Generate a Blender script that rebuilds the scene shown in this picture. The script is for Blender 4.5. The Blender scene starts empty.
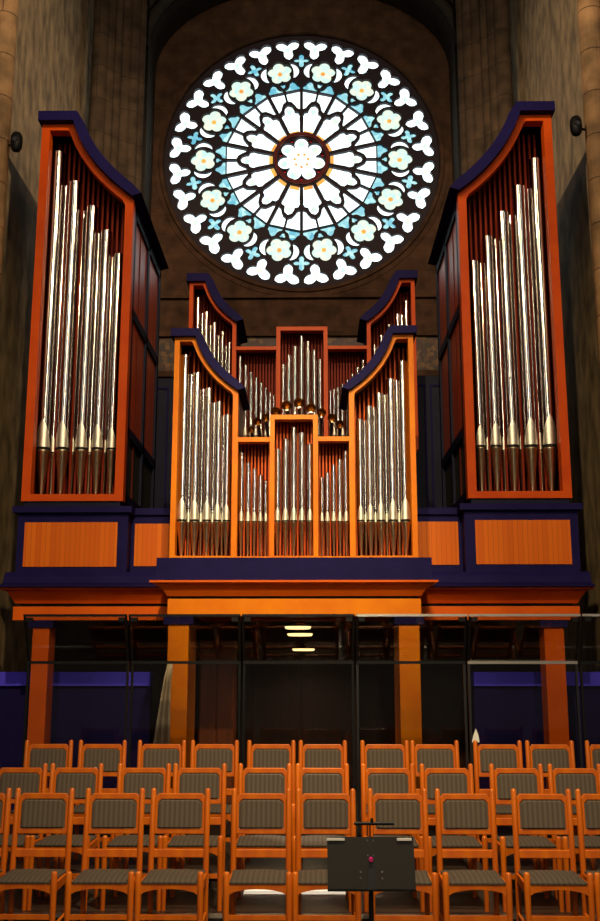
import bpy, bmesh, math, random
from mathutils import Vector, Matrix
random.seed(7)
PI = math.pi
S = bpy.context.scene
COL = S.collection

# ------------------------------------------------------------------ camera
CAMX, CAMZ = 0.218, 1.85
PITCH, YAW = math.radians(11.59), 0.013
cd = bpy.data.cameras.new('camera'); cd.sensor_fit = 'HORIZONTAL'; cd.sensor_width = 36; cd.lens = 60
cd.clip_start = 0.1; cd.clip_end = 200
cam = bpy.data.objects.new('camera', cd); COL.objects.link(cam)
cam.location = (CAMX, 0, CAMZ); cam.rotation_euler = (PI/2 + PITCH, 0, YAW)
S.camera = cam

# ------------------------------------------------------------------ view, world, lights
S.view_settings.view_transform = 'Standard'; S.view_settings.look = 'None'
S.view_settings.gamma = 1; S.view_settings.use_curve_mapping = False
S.view_settings.exposure = 0.0
w = bpy.data.worlds.new('world'); S.world = w; w.use_nodes = True
w.node_tree.nodes['Background'].inputs[0].default_value = (1.0, 0.8, 0.6, 1)
w.node_tree.nodes['Background'].inputs[1].default_value = 0.05

def aim(o, tgt):
    d = Vector(tgt) - Vector(o.location)
    o.rotation_euler = d.to_track_quat('-Z', 'Y').to_euler()
def area(name, loc, tgt, sx, sy, energy, col, spread=180):
    l = bpy.data.lights.new(name, 'AREA'); l.shape = 'RECTANGLE'; l.size = sx; l.size_y = sy
    l.energy = energy; l.color = col; l.spread = math.radians(spread)
    o = bpy.data.objects.new(name, l); COL.objects.link(o); o.location = loc; aim(o, tgt)
    return o
def spot(name, loc, tgt, energy, col, deg, blend=0.6, r=0.15):
    l = bpy.data.lights.new(name, 'SPOT'); l.energy = energy; l.color = col
    l.spot_size = math.radians(deg); l.spot_blend = blend; l.shadow_soft_size = r
    o = bpy.data.objects.new(name, l); COL.objects.link(o); o.location = loc; aim(o, tgt)
    return o
# added unseen strip lights behind the camera, drawn tall for streaks on the pipes
area('pipe_streak_light', (0.6, -12.0, 15.0), (0.6, 12.5, 15.0), 0.5, 19.0, 1000, (1.0, 0.80, 0.55), 150)
area('side_streak_light', (-10.0, -8.0, 14.0), (-1, 12.5, 14.0), 0.5, 19.0, 170, (1.0, 0.86, 0.72), 150)
area('side_streak_light', (11.0, -8.0, 14.0), (1, 12.5, 14.0), 0.5, 19.0, 170, (1.0, 0.86, 0.72), 150)
spot('organ_fill_spot', (0.3, 1.0, 8.5), (0, 11.5, 3.4), 3000, (1.0, 0.84, 0.45), 26, 0.9)  # unseen spots added to make up the light on the organ
spot('organ_fill_spot', (1.5, -2.0, 13.0), (-2.9, 12.8, 4.0), 5700, (1.0, 0.76, 0.40), 34, 1.0)
spot('organ_fill_spot', (-1.5, -2.0, 13.0), (2.9, 12.8, 4.0), 5700, (1.0, 0.76, 0.40), 34, 1.0)
spot('chair_spotlight', (1.0, 4.6, 8.5), (0.4, 8.0, 0.6), 3700, (1.0, 0.82, 0.48), 50, 1.0)
spot('step_fill_spot', (0.35, 8.45, 9.0), (0.22, 8.42, 0.1), 2600, (1.0, 0.90, 0.72), 9, 0.5, 0.05)  # unseen narrow spot added to brighten the white board on the step
spot('wall_fill_spot', (0, 6.0, 12.5), (0, 19.5, 9.0), 1900, (1.0, 0.66, 0.42), 60, 1.0)  # unseen spots added to brighten the back and side walls
spot('wall_fill_spot', (3.0, 5.0, 12.5), (-4.3, 15.5, 10.5), 3600, (1.0, 0.76, 0.46), 38, 1.0)
spot('wall_fill_spot', (-3.0, 5.0, 12.5), (4.5, 15.5, 10.5), 3600, (1.0, 0.76, 0.46), 38, 1.0)

# ------------------------------------------------------------------ helpers
def P(px, py, Y):
    u = (px-300)/1000.0; v = (460.5-py)/1000.0
    r = Vector((math.cos(YAW), math.sin(YAW), 0)); f = Vector((-math.sin(YAW), math.cos(YAW), 0)); z = Vector((0, 0, 1))
    d = r*u + f*math.cos(PITCH) + z*math.sin(PITCH) + (z*math.cos(PITCH) - f*math.sin(PITCH))*v
    s = Y/d.y
    return (CAMX + d.x*s, CAMZ + d.z*s)
def PX(px, py, Y): return P(px, py, Y)[0]
def PZ(py, Y, px=297): return P(px, py, Y)[1]

def new_obj(name, bm, mat, parent=None, smooth=False, bevel=0, loc=None):
    bmesh.ops.recalc_face_normals(bm, faces=bm.faces)
    me = bpy.data.meshes.new(name); bm.to_mesh(me); bm.free()
    if smooth:
        for p in me.polygons: p.use_smooth = True
        me.set_sharp_from_angle(angle=math.radians(50))
    mats = mat if isinstance(mat, (list, tuple)) else [mat]
    for m in mats: me.materials.append(m)
    o = bpy.data.objects.new(name, me); COL.objects.link(o)
    if parent: o.parent = parent
    if loc: o.location = loc
    if bevel:
        b = o.modifiers.new('bevel', 'BEVEL'); b.width = bevel; b.segments = 2; b.limit_method = 'ANGLE'
        b.angle_limit = math.radians(40)
    return o
def tag(o, label, cat, group=None, kind=None):
    if label: o['label'] = label
    if cat: o['category'] = cat
    if group: o['group'] = group
    if kind: o['kind'] = kind
    return o
def thing(name, label, cat, loc=(0, 0, 0), group=None, kind=None):
    o = bpy.data.objects.new(name, None); COL.objects.link(o); o.location = loc
    o.empty_display_size = 0.1
    return tag(o, label, cat, group, kind)
def struct(o): o['kind'] = 'structure'; return o
def copy_tree(o, parent=None):
    c = o.copy(); COL.objects.link(c)
    if parent: c.parent = parent
    for ch in list(o.children): copy_tree(ch, c)
    return c

def box(bm, x0, x1, y0, y1, z0, z1, mi=0):
    vs = [bm.verts.new((x, y, z)) for x in (x0, x1) for y in (y0, y1) for z in (z0, z1)]
    for f in ((0,1,3,2),(4,6,7,5),(0,4,5,1),(2,3,7,6),(0,2,6,4),(1,5,7,3)):
        fc = bm.faces.new([vs[i] for i in f]); fc.material_index = mi
def B(*a):
    bm = bmesh.new(); box(bm, *a); return bm
def prism(bm, pts, y0, y1, mi=0):
    """polygon (x,z) extruded in y"""
    a = [bm.verts.new((x, y0, z)) for x, z in pts]; b = [bm.verts.new((x, y1, z)) for x, z in pts]
    n = len(pts)
    f = bm.faces.new(a); f.material_index = mi; f = bm.faces.new(b[::-1]); f.material_index = mi
    for i in range(n):
        j = (i+1) % n; f = bm.faces.new((a[i], b[i], b[j], a[j])); f.material_index = mi
def prism_x(bm, pts, x0, x1, mi=0):
    """polygon (y,z) extruded in x"""
    a = [bm.verts.new((x0, y, z)) for y, z in pts]; b = [bm.verts.new((x1, y, z)) for y, z in pts]
    n = len(pts)
    bm.faces.new(a).material_index = mi; bm.faces.new(b[::-1]).material_index = mi
    for i in range(n):
        j = (i+1) % n; bm.faces.new((a[i], b[i], b[j], a[j])).material_index = mi
def ring_frame(bm, outer, inner, y0, y1):
    n = len(outer)
    A = [bm.verts.new((x, y0, z)) for x, z in outer]; Bv = [bm.verts.new((x, y0, z)) for x, z in inner]
    Cc = [bm.verts.new((x, y1, z)) for x, z in outer]; D = [bm.verts.new((x, y1, z)) for x, z in inner]
    for i in range(n):
        j = (i+1) % n
        bm.faces.new((A[i], A[j], Bv[j], Bv[i])); bm.faces.new((Cc[i], D[i], D[j], Cc[j]))
        bm.faces.new((A[i], Cc[i], Cc[j], A[j])); bm.faces.new((Bv[i], Bv[j], D[j], D[i]))
def lathe(bm, prof, seg=16, cx=0, cy=0, cap=True, mi=0):
    """prof: (r,z)"""
    rings = []
    for r, z in prof:
        rings.append([bm.verts.new((cx + r*math.cos(2*PI*k/seg), cy + r*math.sin(2*PI*k/seg), z)) for k in range(seg)])
    for a, b in zip(rings, rings[1:]):
        for k in range(seg):
            bm.faces.new((a[k], a[(k+1) % seg], b[(k+1) % seg], b[k])).material_index = mi
    if cap:
        bm.faces.new(rings[0][::-1]).material_index = mi; bm.faces.new(rings[-1]).material_index = mi
def tube(bm, p0, p1, r0, r1=None, seg=12, cap=True):
    r1 = r0 if r1 is None else r1
    p0 = Vector(p0); p1 = Vector(p1); d = (p1-p0).normalized()
    up = Vector((0, 0, 1)) if abs(d.z) < 0.9 else Vector((1, 0, 0))
    a = d.cross(up).normalized(); b = d.cross(a)
    R = [[bm.verts.new(p + (a*math.cos(2*PI*k/seg) + b*math.sin(2*PI*k/seg))*r) for k in range(seg)] for p, r in ((p0, r0), (p1, r1))]
    for k in range(seg): bm.faces.new((R[0][k], R[0][(k+1) % seg], R[1][(k+1) % seg], R[1][k]))
    if cap: bm.faces.new(R[0][::-1]); bm.faces.new(R[1])

# ------------------------------------------------------------------ materials
def mat(name, col, rough=0.5, metal=0.0, spec=0.5, coat=0.0, emis=None, es=0, var=None, vscale=6, vstretch=(1,1,1), bump=0.0, bscale=30):
    m = bpy.data.materials.new(name); m.use_nodes = True
    nt = m.node_tree; b = nt.nodes['Principled BSDF']
    b.inputs['Base Color'].default_value = (*col, 1); b.inputs['Roughness'].default_value = rough
    b.inputs['Metallic'].default_value = metal; b.inputs['Specular IOR Level'].default_value = spec
    b.inputs['Coat Weight'].default_value = coat
    if emis: b.inputs['Emission Color'].default_value = (*emis, 1); b.inputs['Emission Strength'].default_value = es
    if var or bump:
        tc = nt.nodes.new('ShaderNodeTexCoord'); mp = nt.nodes.new('ShaderNodeMapping')
        mp.inputs['Scale'].default_value = vstretch; nt.links.new(tc.outputs['Object'], mp.inputs[0])
    if var:
        n = nt.nodes.new('ShaderNodeTexNoise'); n.inputs['Scale'].default_value = vscale; n.inputs['Detail'].default_value = 6
        nt.links.new(mp.outputs[0], n.inputs[0])
        r = nt.nodes.new('ShaderNodeValToRGB'); r.color_ramp.elements[0].position = 0.35; r.color_ramp.elements[1].position = 0.65
        r.color_ramp.elements[0].color = (*var, 1); r.color_ramp.elements[1].color = (*col, 1)
        nt.links.new(n.outputs[0], r.inputs[0]); nt.links.new(r.outputs[0], b.inputs['Base Color'])
    if bump:
        n2 = nt.nodes.new('ShaderNodeTexNoise'); n2.inputs['Scale'].default_value = bscale; n2.inputs['Detail'].default_value = 4
        nt.links.new(mp.outputs[0], n2.inputs[0])
        bp = nt.nodes.new('ShaderNodeBump'); bp.inputs['Strength'].default_value = bump; bp.inputs['Distance'].default_value = 0.02
        nt.links.new(n2.outputs[0], bp.inputs['Height']); nt.links.new(bp.outputs[0], b.inputs['Normal'])
    return m
def planks(name, c1, c2, dark, pitch, axis='X', rough=0.45):
    """vertical boards with dark joints and slow tone change"""
    m = bpy.data.materials.new(name); m.use_nodes = True; nt = m.node_tree; b = nt.nodes['Principled BSDF']
    b.inputs['Roughness'].default_value = rough; b.inputs['Specular IOR Level'].default_value = 0.15
    tc = nt.nodes.new('ShaderNodeTexCoord'); sp = nt.nodes.new('ShaderNodeSeparateXYZ'); nt.links.new(tc.outputs['Object'], sp.inputs[0])
    mul = nt.nodes.new('ShaderNodeMath'); mul.operation = 'MULTIPLY'; mul.inputs[1].default_value = 1/pitch
    nt.links.new(sp.outputs[axis], mul.inputs[0])
    fr = nt.nodes.new('ShaderNodeMath'); fr.operation = 'FRACT'; nt.links.new(mul.outputs[0], fr.inputs[0])
    gt = nt.nodes.new('ShaderNodeMath'); gt.operation = 'GREATER_THAN'; gt.inputs[1].default_value = 0.12; nt.links.new(fr.outputs[0], gt.inputs[0])
    fl = nt.nodes.new('ShaderNodeMath'); fl.operation = 'FLOOR'; nt.links.new(mul.outputs[0], fl.inputs[0])
    wn = nt.nodes.new('ShaderNodeTexWhiteNoise'); wn.noise_dimensions = '1D'; nt.links.new(fl.outputs[0], wn.inputs['W'])
    mx = nt.nodes.new('ShaderNodeMix'); mx.data_type = 'RGBA'; mx.inputs['A'].default_value = (*c1, 1); mx.inputs['B'].default_value = (*c2, 1)
    nt.links.new(wn.outputs['Value'], mx.inputs['Factor'])
    m2 = nt.nodes.new('ShaderNodeMix'); m2.data_type = 'RGBA'; m2.inputs['A'].default_value = (*dark, 1)
    nt.links.new(gt.outputs[0], m2.inputs['Factor']); nt.links.new(mx.outputs['Result'], m2.inputs['B'])
    nt.links.new(m2.outputs['Result'], b.inputs['Base Color'])
    return m
def brickmat(name, c1, c2, mortar, sx, sz, rough=0.85, wavy=0.0):
    """stone blocks; object X/Y merged so it works on side and front walls"""
    m = bpy.data.materials.new(name); m.use_nodes = True; nt = m.node_tree; b = nt.nodes['Principled BSDF']
    b.inputs['Roughness'].default_value = rough; b.inputs['Specular IOR Level'].default_value = 0.15
    tc = nt.nodes.new('ShaderNodeTexCoord'); sp = nt.nodes.new('ShaderNodeSeparateXYZ'); nt.links.new(tc.outputs['Object'], sp.inputs[0])
    ad = nt.nodes.new('ShaderNodeMath'); ad.operation = 'ADD'; nt.links.new(sp.outputs[0], ad.inputs[0]); nt.links.new(sp.outputs[1], ad.inputs[1])
    cb = nt.nodes.new('ShaderNodeCombineXYZ'); nt.links.new(ad.outputs[0], cb.inputs[0]); nt.links.new(sp.outputs[2], cb.inputs[1])
    br = nt.nodes.new('ShaderNodeTexBrick'); br.inputs['Scale'].default_value = 1
    br.inputs['Brick Width'].default_value = sx; br.inputs['Row Height'].default_value = sz
    br.inputs['Mortar Size'].default_value = 0.008; br.inputs['Mortar'].default_value = (*mortar, 1)
    br.inputs['Color1'].default_value = (*c1, 1); br.inputs['Color2'].default_value = (*c2, 1)
    nt.links.new(cb.outputs[0], br.inputs[0])
    n = nt.nodes.new('ShaderNodeTexNoise'); n.inputs['Scale'].default_value = 3; n.inputs['Detail'].default_value = 8
    nt.links.new(tc.outputs['Object'], n.inputs[0])
    rp = nt.nodes.new('ShaderNodeValToRGB'); rp.color_ramp.elements[0].position = 0.3; rp.color_ramp.elements[1].position = 0.7
    rp.color_ramp.elements[0].color = (0.45, 0.45, 0.45, 1); rp.color_ramp.elements[1].color = (1.2, 1.1, 1.0, 1)
    nt.links.new(n.outputs[0], rp.inputs[0])
    mx = nt.nodes.new('ShaderNodeMix'); mx.data_type = 'RGBA'; mx.blend_type = 'MULTIPLY'; mx.inputs['Factor'].default_value = 1
    nt.links.new(br.outputs[0], mx.inputs['A']); nt.links.new(rp.outputs[0], mx.inputs['B'])
    nt.links.new(mx.outputs['Result'], b.inputs['Base Color'])
    bp = nt.nodes.new('ShaderNodeBump'); bp.inputs['Strength'].default_value = 0.4; bp.inputs['Distance'].default_value = 0.03
    nt.links.new(n.outputs[0], bp.inputs['Height']); nt.links.new(bp.outputs[0], b.inputs['Normal'])
    return m
RED = (0.62, 0.078, 0.002); AMB = (0.80, 0.225, 0.002)
M = {}
M['red'] = mat('case_paint_side_lit', RED, 0.38, spec=0.12, var=(0.54, 0.058, 0.002), vscale=3)  # case paint reddened for the redder light on sides and rear
M['amber'] = mat('case_paint_centre_lit', AMB, 0.38, spec=0.12, var=(0.72, 0.17, 0.004), vscale=3)  # same case paint yellowed for the whiter light in the centre
M['orange'] = mat('case_paint_mid_lit', (0.74, 0.12, 0.004), 0.38, spec=0.12, var=(0.66, 0.10, 0.004), vscale=3)  # same paint, tone between the side and centre light
M['panel'] = planks('orange_boards', (0.74, 0.16, 0.006), (0.64, 0.115, 0.005), (0.54, 0.09, 0.004), 0.062)
M['sidepanel'] = planks('red_side_boards', (0.62, 0.085, 0.012), (0.46, 0.060, 0.010), (0.08, 0.015, 0.006), 0.16, 'Y', 0.3)
M['slat'] = mat('red_slat_paint', (0.24, 0.020, 0.005), 0.5, spec=0.12)
M['slat_amber'] = mat('orange_slat_paint', (0.62, 0.085, 0.008), 0.5, spec=0.12)
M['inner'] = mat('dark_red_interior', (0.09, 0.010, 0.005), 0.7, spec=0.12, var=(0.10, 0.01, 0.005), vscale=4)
M['navy'] = mat('navy_paint', (0.013, 0.010, 0.075), 0.5, spec=0.04, var=(0.011, 0.008, 0.062), vscale=4)
M['navy_dark'] = mat('dark_navy_paint', (0.008, 0.009, 0.032), 0.5, spec=0.12, var=(0.006, 0.006, 0.024), vscale=4)
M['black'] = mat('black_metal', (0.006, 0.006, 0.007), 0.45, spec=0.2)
M['steel'] = mat('dark_steel', (0.05, 0.05, 0.055), 0.35, 0.8)
M['tin'] = mat('polished_tin', (0.62, 0.58, 0.54), 0.11, 1.0)
M['lip'] = mat('burnished_tin_lip', (0.72, 0.68, 0.60), 0.44, 1.0, bump=0.15, bscale=25)
M['foot'] = mat('tin_foot_warm_reflection', (0.90, 0.70, 0.44), 0.28, 1.0)  # tin tinted gold, warm reflections on the feet put into the colour
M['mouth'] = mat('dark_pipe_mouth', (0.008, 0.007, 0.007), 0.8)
M['brass'] = mat('brass_bell', (0.62, 0.36, 0.10), 0.22, 1.0)
M['stone'] = brickmat('brown_stone', (0.105, 0.060, 0.036), (0.098, 0.054, 0.034), (0.080, 0.046, 0.030), 0.9, 0.42)
M['wallside'] = mat('streaked_stone', (0.36, 0.25, 0.135), 0.8, var=(0.14, 0.095, 0.055), vscale=2.6, vstretch=(1, 1.6, 0.8), bump=0.5, bscale=4)
M['shaft'] = brickmat('shaft_stone', (0.105, 0.074, 0.050), (0.085, 0.060, 0.042), (0.05, 0.035, 0.025), 3.0, 0.7)
M['column'] = brickmat('tan_block_stone', (0.36, 0.225, 0.12), (0.31, 0.19, 0.10), (0.10, 0.06, 0.04), 2.0, 0.62)
M['vault'] = mat('dark_vault_stone', (0.035, 0.026, 0.018), 0.9, var=(0.02, 0.018, 0.014), vscale=5, bump=0.4, bscale=5)
M['tracery'] = mat('dark_tracery_stone', (0.032, 0.023, 0.034), 0.8)
M['floor'] = mat('dark_floor_boards', (0.055, 0.036, 0.024), 0.25, var=(0.030, 0.020, 0.014), vscale=3, vstretch=(0.4, 6, 1))
M['platform'] = mat('dark_stained_platform', (0.040, 0.025, 0.017), 0.38, spec=0.3, var=(0.022, 0.014, 0.010), vscale=3, vstretch=(0.4, 6, 1))
M['nosing'] = mat('aluminium_nosing', (0.75, 0.70, 0.62), 0.3, 1.0)
M['wood'] = mat('orange_beech', (0.58, 0.130, 0.005), 0.30, spec=0.4, var=(0.48, 0.090, 0.008), vscale=4, vstretch=(4, 4, 0.6))
M['white'] = mat('white_paper', (0.85, 0.82, 0.78), 0.6)
M['standmetal'] = mat('stand_grey_metal', (0.014, 0.012, 0.011), 0.5, spec=0.15)
M['magenta'] = mat('magenta_knob', (0.6, 0.02, 0.2), 0.4)
M['brownwood'] = mat('dark_brown_wood', (0.045, 0.014, 0.006), 0.4, var=(0.025, 0.008, 0.004), vscale=3, vstretch=(6, 6, 0.7))
M['violet'] = mat('violet_lit_ledge', (0.09, 0.07, 0.95), 0.5, spec=0.1)  # violet light along the ledge put into its colour
M['cloth'] = mat('cream_reflection_cloth', (0.62, 0.50, 0.36), 0.8)
M['lampglow'] = mat('lamp_glass', (0.9, 0.8, 0.5), 0.4, emis=(1.0, 0.72, 0.28), es=3.0)
# pad fabric: narrow vertical stripes
def stripe(name, c1, c2, freq):
    m = bpy.data.materials.new(name); m.use_nodes = True; nt = m.node_tree; b = nt.nodes['Principled BSDF']; b.inputs['Roughness'].default_value = 0.85
    tc = nt.nodes.new('ShaderNodeTexCoord'); wv = nt.nodes.new('ShaderNodeTexWave'); wv.bands_direction = 'X'; wv.inputs['Scale'].default_value = freq
    wv.inputs['Distortion'].default_value = 0.3
    nt.links.new(tc.outputs['Object'], wv.inputs[0])
    r = nt.nodes.new('ShaderNodeValToRGB'); r.color_ramp.elements[0].color = (*c1, 1); r.color_ramp.elements[1].color = (*c2, 1)
    nt.links.new(wv.outputs['Fac'], r.inputs[0]); nt.links.new(r.outputs[0], b.inputs['Base Color'])
    return m
M['pad'] = stripe('grey_striped_fabric', (0.070, 0.047, 0.032), (0.110, 0.084, 0.060), 9)
M['seatpad'] = stripe('brown_striped_fabric', (0.042, 0.029, 0.021), (0.070, 0.051, 0.038), 9)
# clear glass for the screens
def glassmat():
    m = bpy.data.materials.new('clear_screen_glass'); m.use_nodes = True; nt = m.node_tree; nt.nodes.clear()
    out = nt.nodes.new('ShaderNodeOutputMaterial'); tr = nt.nodes.new('ShaderNodeBsdfTransparent'); tr.inputs[0].default_value = (0.80, 0.80, 0.80, 1)
    gl = nt.nodes.new('ShaderNodeBsdfGlossy'); gl.inputs['Roughness'].default_value = 0.04; gl.inputs[0].default_value = (1, 1, 1, 1)
    fr = nt.nodes.new('ShaderNodeFresnel'); fr.inputs[0].default_value = 1.5
    mx = nt.nodes.new('ShaderNodeMixShader'); nt.links.new(fr.outputs[0], mx.inputs[0]); nt.links.new(tr.outputs[0], mx.inputs[1]); nt.links.new(gl.outputs[0], mx.inputs[2])
    nt.links.new(mx.outputs[0], out.inputs[0]); return m
M['glass'] = glassmat()
def glow(name, c1, c2, es, scale=2.5):
    m = bpy.data.materials.new(name); m.use_nodes = True; nt = m.node_tree; b = nt.nodes['Principled BSDF']
    b.inputs['Base Color'].default_value = (0.02, 0.02, 0.02, 1); b.inputs['Roughness'].default_value = 0.3
    tc = nt.nodes.new('ShaderNodeTexCoord'); v = nt.nodes.new('ShaderNodeTexVoronoi'); v.inputs['Scale'].default_value = scale
    nt.links.new(tc.outputs['Object'], v.inputs[0])
    r = nt.nodes.new('ShaderNodeMix'); r.data_type = 'RGBA'; r.inputs['A'].default_value = (*c1, 1); r.inputs['B'].default_value = (*c2, 1)
    nt.links.new(v.outputs['Color'], r.inputs['Factor'])
    nt.links.new(r.outputs['Result'], b.inputs['Emission Color']); b.inputs['Emission Strength'].default_value = es
    return m
M['g_white'] = glow('pale_leaded_glass', (0.95, 1.0, 1.0), (0.62, 0.85, 0.88), 2.2, 9)
M['g_cyan'] = glow('turquoise_glass', (0.06, 0.42, 0.62), (0.60, 1.0, 0.95), 1.1, 9)
M['g_pale'] = glow('pale_green_glass', (0.95, 0.98, 0.72), (0.55, 0.92, 0.88), 1.1, 11)
M['g_yellow'] = glow('amber_glass', (1.0, 0.62, 0.10), (1.0, 0.35, 0.08), 1.0, 9)
M['g_red'] = glow('ruby_glass', (0.6, 0.02, 0.02), (0.35, 0.0, 0.02), 0.9, 9)
# mosaic frieze
def mosaicmat():
    m = bpy.data.materials.new('gilt_mosaic'); m.use_nodes = True; nt = m.node_tree; b = nt.nodes['Principled BSDF']; b.inputs['Roughness'].default_value = 0.5
    tc = nt.nodes.new('ShaderNodeTexCoord'); v = nt.nodes.new('ShaderNodeTexVoronoi'); v.inputs['Scale'].default_value = 11; v.feature = 'F1'
    nt.links.new(tc.outputs['Object'], v.inputs[0]); r = nt.nodes.new('ShaderNodeValToRGB')
    r.color_ramp.elements[0].color = (0.24, 0.13, 0.03, 1); r.color_ramp.elements[1].color = (0.03, 0.04, 0.02, 1)
    e = r.color_ramp.elements.new(0.5); e.color = (0.06, 0.02, 0.01, 1)
    nt.links.new(v.outputs['Color'], r.inputs[0]); nt.links.new(r.outputs[0], b.inputs['Base Color']); return m
M['mosaic'] = mosaicmat()

# ------------------------------------------------------------------ 2-D outline with holes -> solid mesh
def sheet_with_holes(name, outline, holes, y0, y1, material, parent=None):
    cu = bpy.data.curves.new('outline', 'CURVE'); cu.dimensions = '2D'; cu.fill_mode = 'BOTH'; cu.extrude = abs(y1-y0)/2
    for loop in [outline] + holes:
        sp = cu.splines.new('POLY'); sp.points.add(len(loop)-1); sp.use_cyclic_u = True
        for i, (x, z) in enumerate(loop): sp.points[i].co = (x, z, 0, 1)
    t = bpy.data.objects.new('outline', cu); COL.objects.link(t)
    dg = bpy.context.evaluated_depsgraph_get(); me = bpy.data.meshes.new_from_object(t.evaluated_get(dg))
    bpy.data.objects.remove(t); bpy.data.curves.remove(cu)
    me.transform(Matrix.Translation((0, (y0+y1)/2, 0)) @ Matrix.Rotation(PI/2, 4, 'X'))
    me.name = name; me.materials.clear(); me.materials.append(material)
    o = bpy.data.objects.new(name, me); COL.objects.link(o)
    if parent: o.parent = parent
    return o
def circle(cx, cz, r, n=96): return [(cx + r*math.cos(2*PI*k/n), cz + r*math.sin(2*PI*k/n)) for k in range(n)]

# ------------------------------------------------------------------ room shell
YW = 20.0                                   # wall that holds the rose window
RX, RZ = P(301.5, 160.5, YW+0.12); K = 0.02178       # rose centre and metres per photo pixel at that wall
R_ = 136*K
f_ = struct(new_obj('floor', B(-9, 9, -6, YW+0.5, -0.3, 0), M['floor']))
struct(sheet_with_holes('wall_back', [(-9, 0), (9, 0), (9, 26), (-9, 26)], [circle(RX, RZ, R_*1.015, 128)], YW, YW+0.6, M['stone']))
# round moulding about the window
bm = bmesh.new()
n = 128
prof = [(1.015, 0.0), (1.02, -0.05), (1.045, -0.06), (1.05, -0.015), (1.085, -0.02), (1.09, 0.03)]
rings = [[bm.verts.new((RX + R_*rr*math.cos(2*PI*k/n), YW+dy, RZ + R_*rr*math.sin(2*PI*k/n))) for k in range(n)] for rr, dy in prof]
for a, b in zip(rings, rings[1:]):
    for k in range(n): bm.faces.new((a[k], a[(k+1) % n], b[(k+1) % n], b[k]))
for k in range(n): bm.faces.new((rings[-1][k], rings[-1][(k+1) % n], rings[0][(k+1) % n], rings[0][k]))
struct(new_obj('trim_1', bm, M['stone'], smooth=True))

# arch wall in front of the window wall
YA = 19.1
xl, xr = PX(146, 150, YA), PX(458, 150, YA)
zs = PZ(48, YA); cxm = (xl+xr)/2; half = (xr-xl)/2; rise = PZ(-38, YA)-zs
hole = [(xl, 0.01)] + [(cxm - half*math.cos(PI*k/28), zs + rise*math.sin(PI*k/28)) for k in range(29)] + [(xr, 0.01)]
outl = [(-8, 26), (-8, 0.005), (xl-0.001, 0.005)] + hole + [(xr+0.001, 0.005), (8, 0.005), (8, 26)]
bm = bmesh.new()
outer_pts = [(-8, 0.0), (-8, 26), (8, 26), (8, 0.0)]
# left jamb, right jamb, spandrel above
box(bm, -8, xl, YA, YA+0.85, 0, zs); box(bm, xr, 8, YA, YA+0.85, 0, zs)
arc = hole[1:-1]
for (x0, z0), (x1, z1) in zip(arc, arc[1:]):
    vs = [bm.verts.new(c) for c in ((x0, YA, z0), (x1, YA, z1), (x1, YA, 26), (x0, YA, 26))]
    bk = [bm.verts.new(c) for c in ((x0, YA+0.85, z0), (x1, YA+0.85, z1), (x1, YA+0.85, 26), (x0, YA+0.85, 26))]
    bm.faces.new(vs); bm.faces.new(bk[::-1]); bm.faces.new((vs[0], bk[0], bk[1], vs[1]))
box(bm, -8, xl, YA, YA+0.85, zs, 26); box(bm, xr, 8, YA, YA+0.85, zs, 26)
struct(new_obj('wall_arch', bm, M['vault']))
# arch moulding (stepped rolls)
bm = bmesh.new()
for off, rr, yy in ((0.10, 0.10, YA-0.05), (0.34, 0.08, YA-0.10)):
    pts = [Vector((cxm - (half+off)*math.cos(PI*k/40), yy, zs + (rise+off)*math.sin(PI*k/40))) for k in range(41)]
    for a, b in zip(pts, pts[1:]): tube(bm, a, b, rr, rr, 8, False)
struct(new_obj('trim_2', bm, M['vault'], smooth=True))
# clustered shafts at each side of the arch
def shafts(sign, pxs, ti):
    bm = bmesh.new()
    for px, r, yy in pxs:
        X = PX(px, 60, yy)
        lathe(bm, [(r, 0), (r, 26)], 16, X, yy)
    return struct(new_obj('trim_%d' % ti, bm, M['shaft'], smooth=True))
shafts(-1, [(100, 0.16, 17.6), (109, 0.12, 17.7), (117, 0.10, 17.8), (125, 0.15, 18.0), (134, 0.12, 18.05), (141, 0.09, 18.15)], 3)
shafts(1, [(503, 0.16, 17.6), (494, 0.12, 17.7), (486, 0.10, 17.8), (478, 0.15, 18.0), (469, 0.12, 18.05), (462, 0.09, 18.15)], 4)
XL = PX(20, 60, 13.2); XRR = PX(577, 60, 13.2)
struct(new_obj('wall_left', B(XL-0.5, XL-0.15, 12.6, YA+1, 0, 26), M['wallside']))
struct(new_obj('wall_right', B(XRR+0.15, XRR+0.5, 12.6, YA+1, 0, 26), M['wallside']))
struct(new_obj('ceiling', B(-9, 9, -6, YW+0.6, 26, 26.3), M['vault']))
# clustered front columns, left and right
def column(name, sgn, xe, label):
    t = thing(name, label, 'column', (xe + sgn*0.35, 12.2, 0), 'round stone columns flanking the organ')
    t['kind'] = 'structure'
    bm = bmesh.new()
    for dx, dy, r in ((-0.20, -0.05, 0.16), (0.14, -0.22, 0.20), (0.55, -0.3, 0.24), (0.35, 0.25, 0.45)):
        lathe(bm, [(r*1.25, 0), (r*1.25, 0.3), (r, 0.45), (r, 26)], 20, sgn*dx, dy)
    new_obj('shaft', bm, M['column'], t, smooth=False)
    return t
cl = PX(18.5, 5, 12.2); cr = PX(577, 5, 12.2)
column('wall_column_left', -1, cl, 'tan block stone column at the left edge beside the organ')
column('wall_column_right', 1, cr, 'tan block stone column at the right edge beside the organ')

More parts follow.
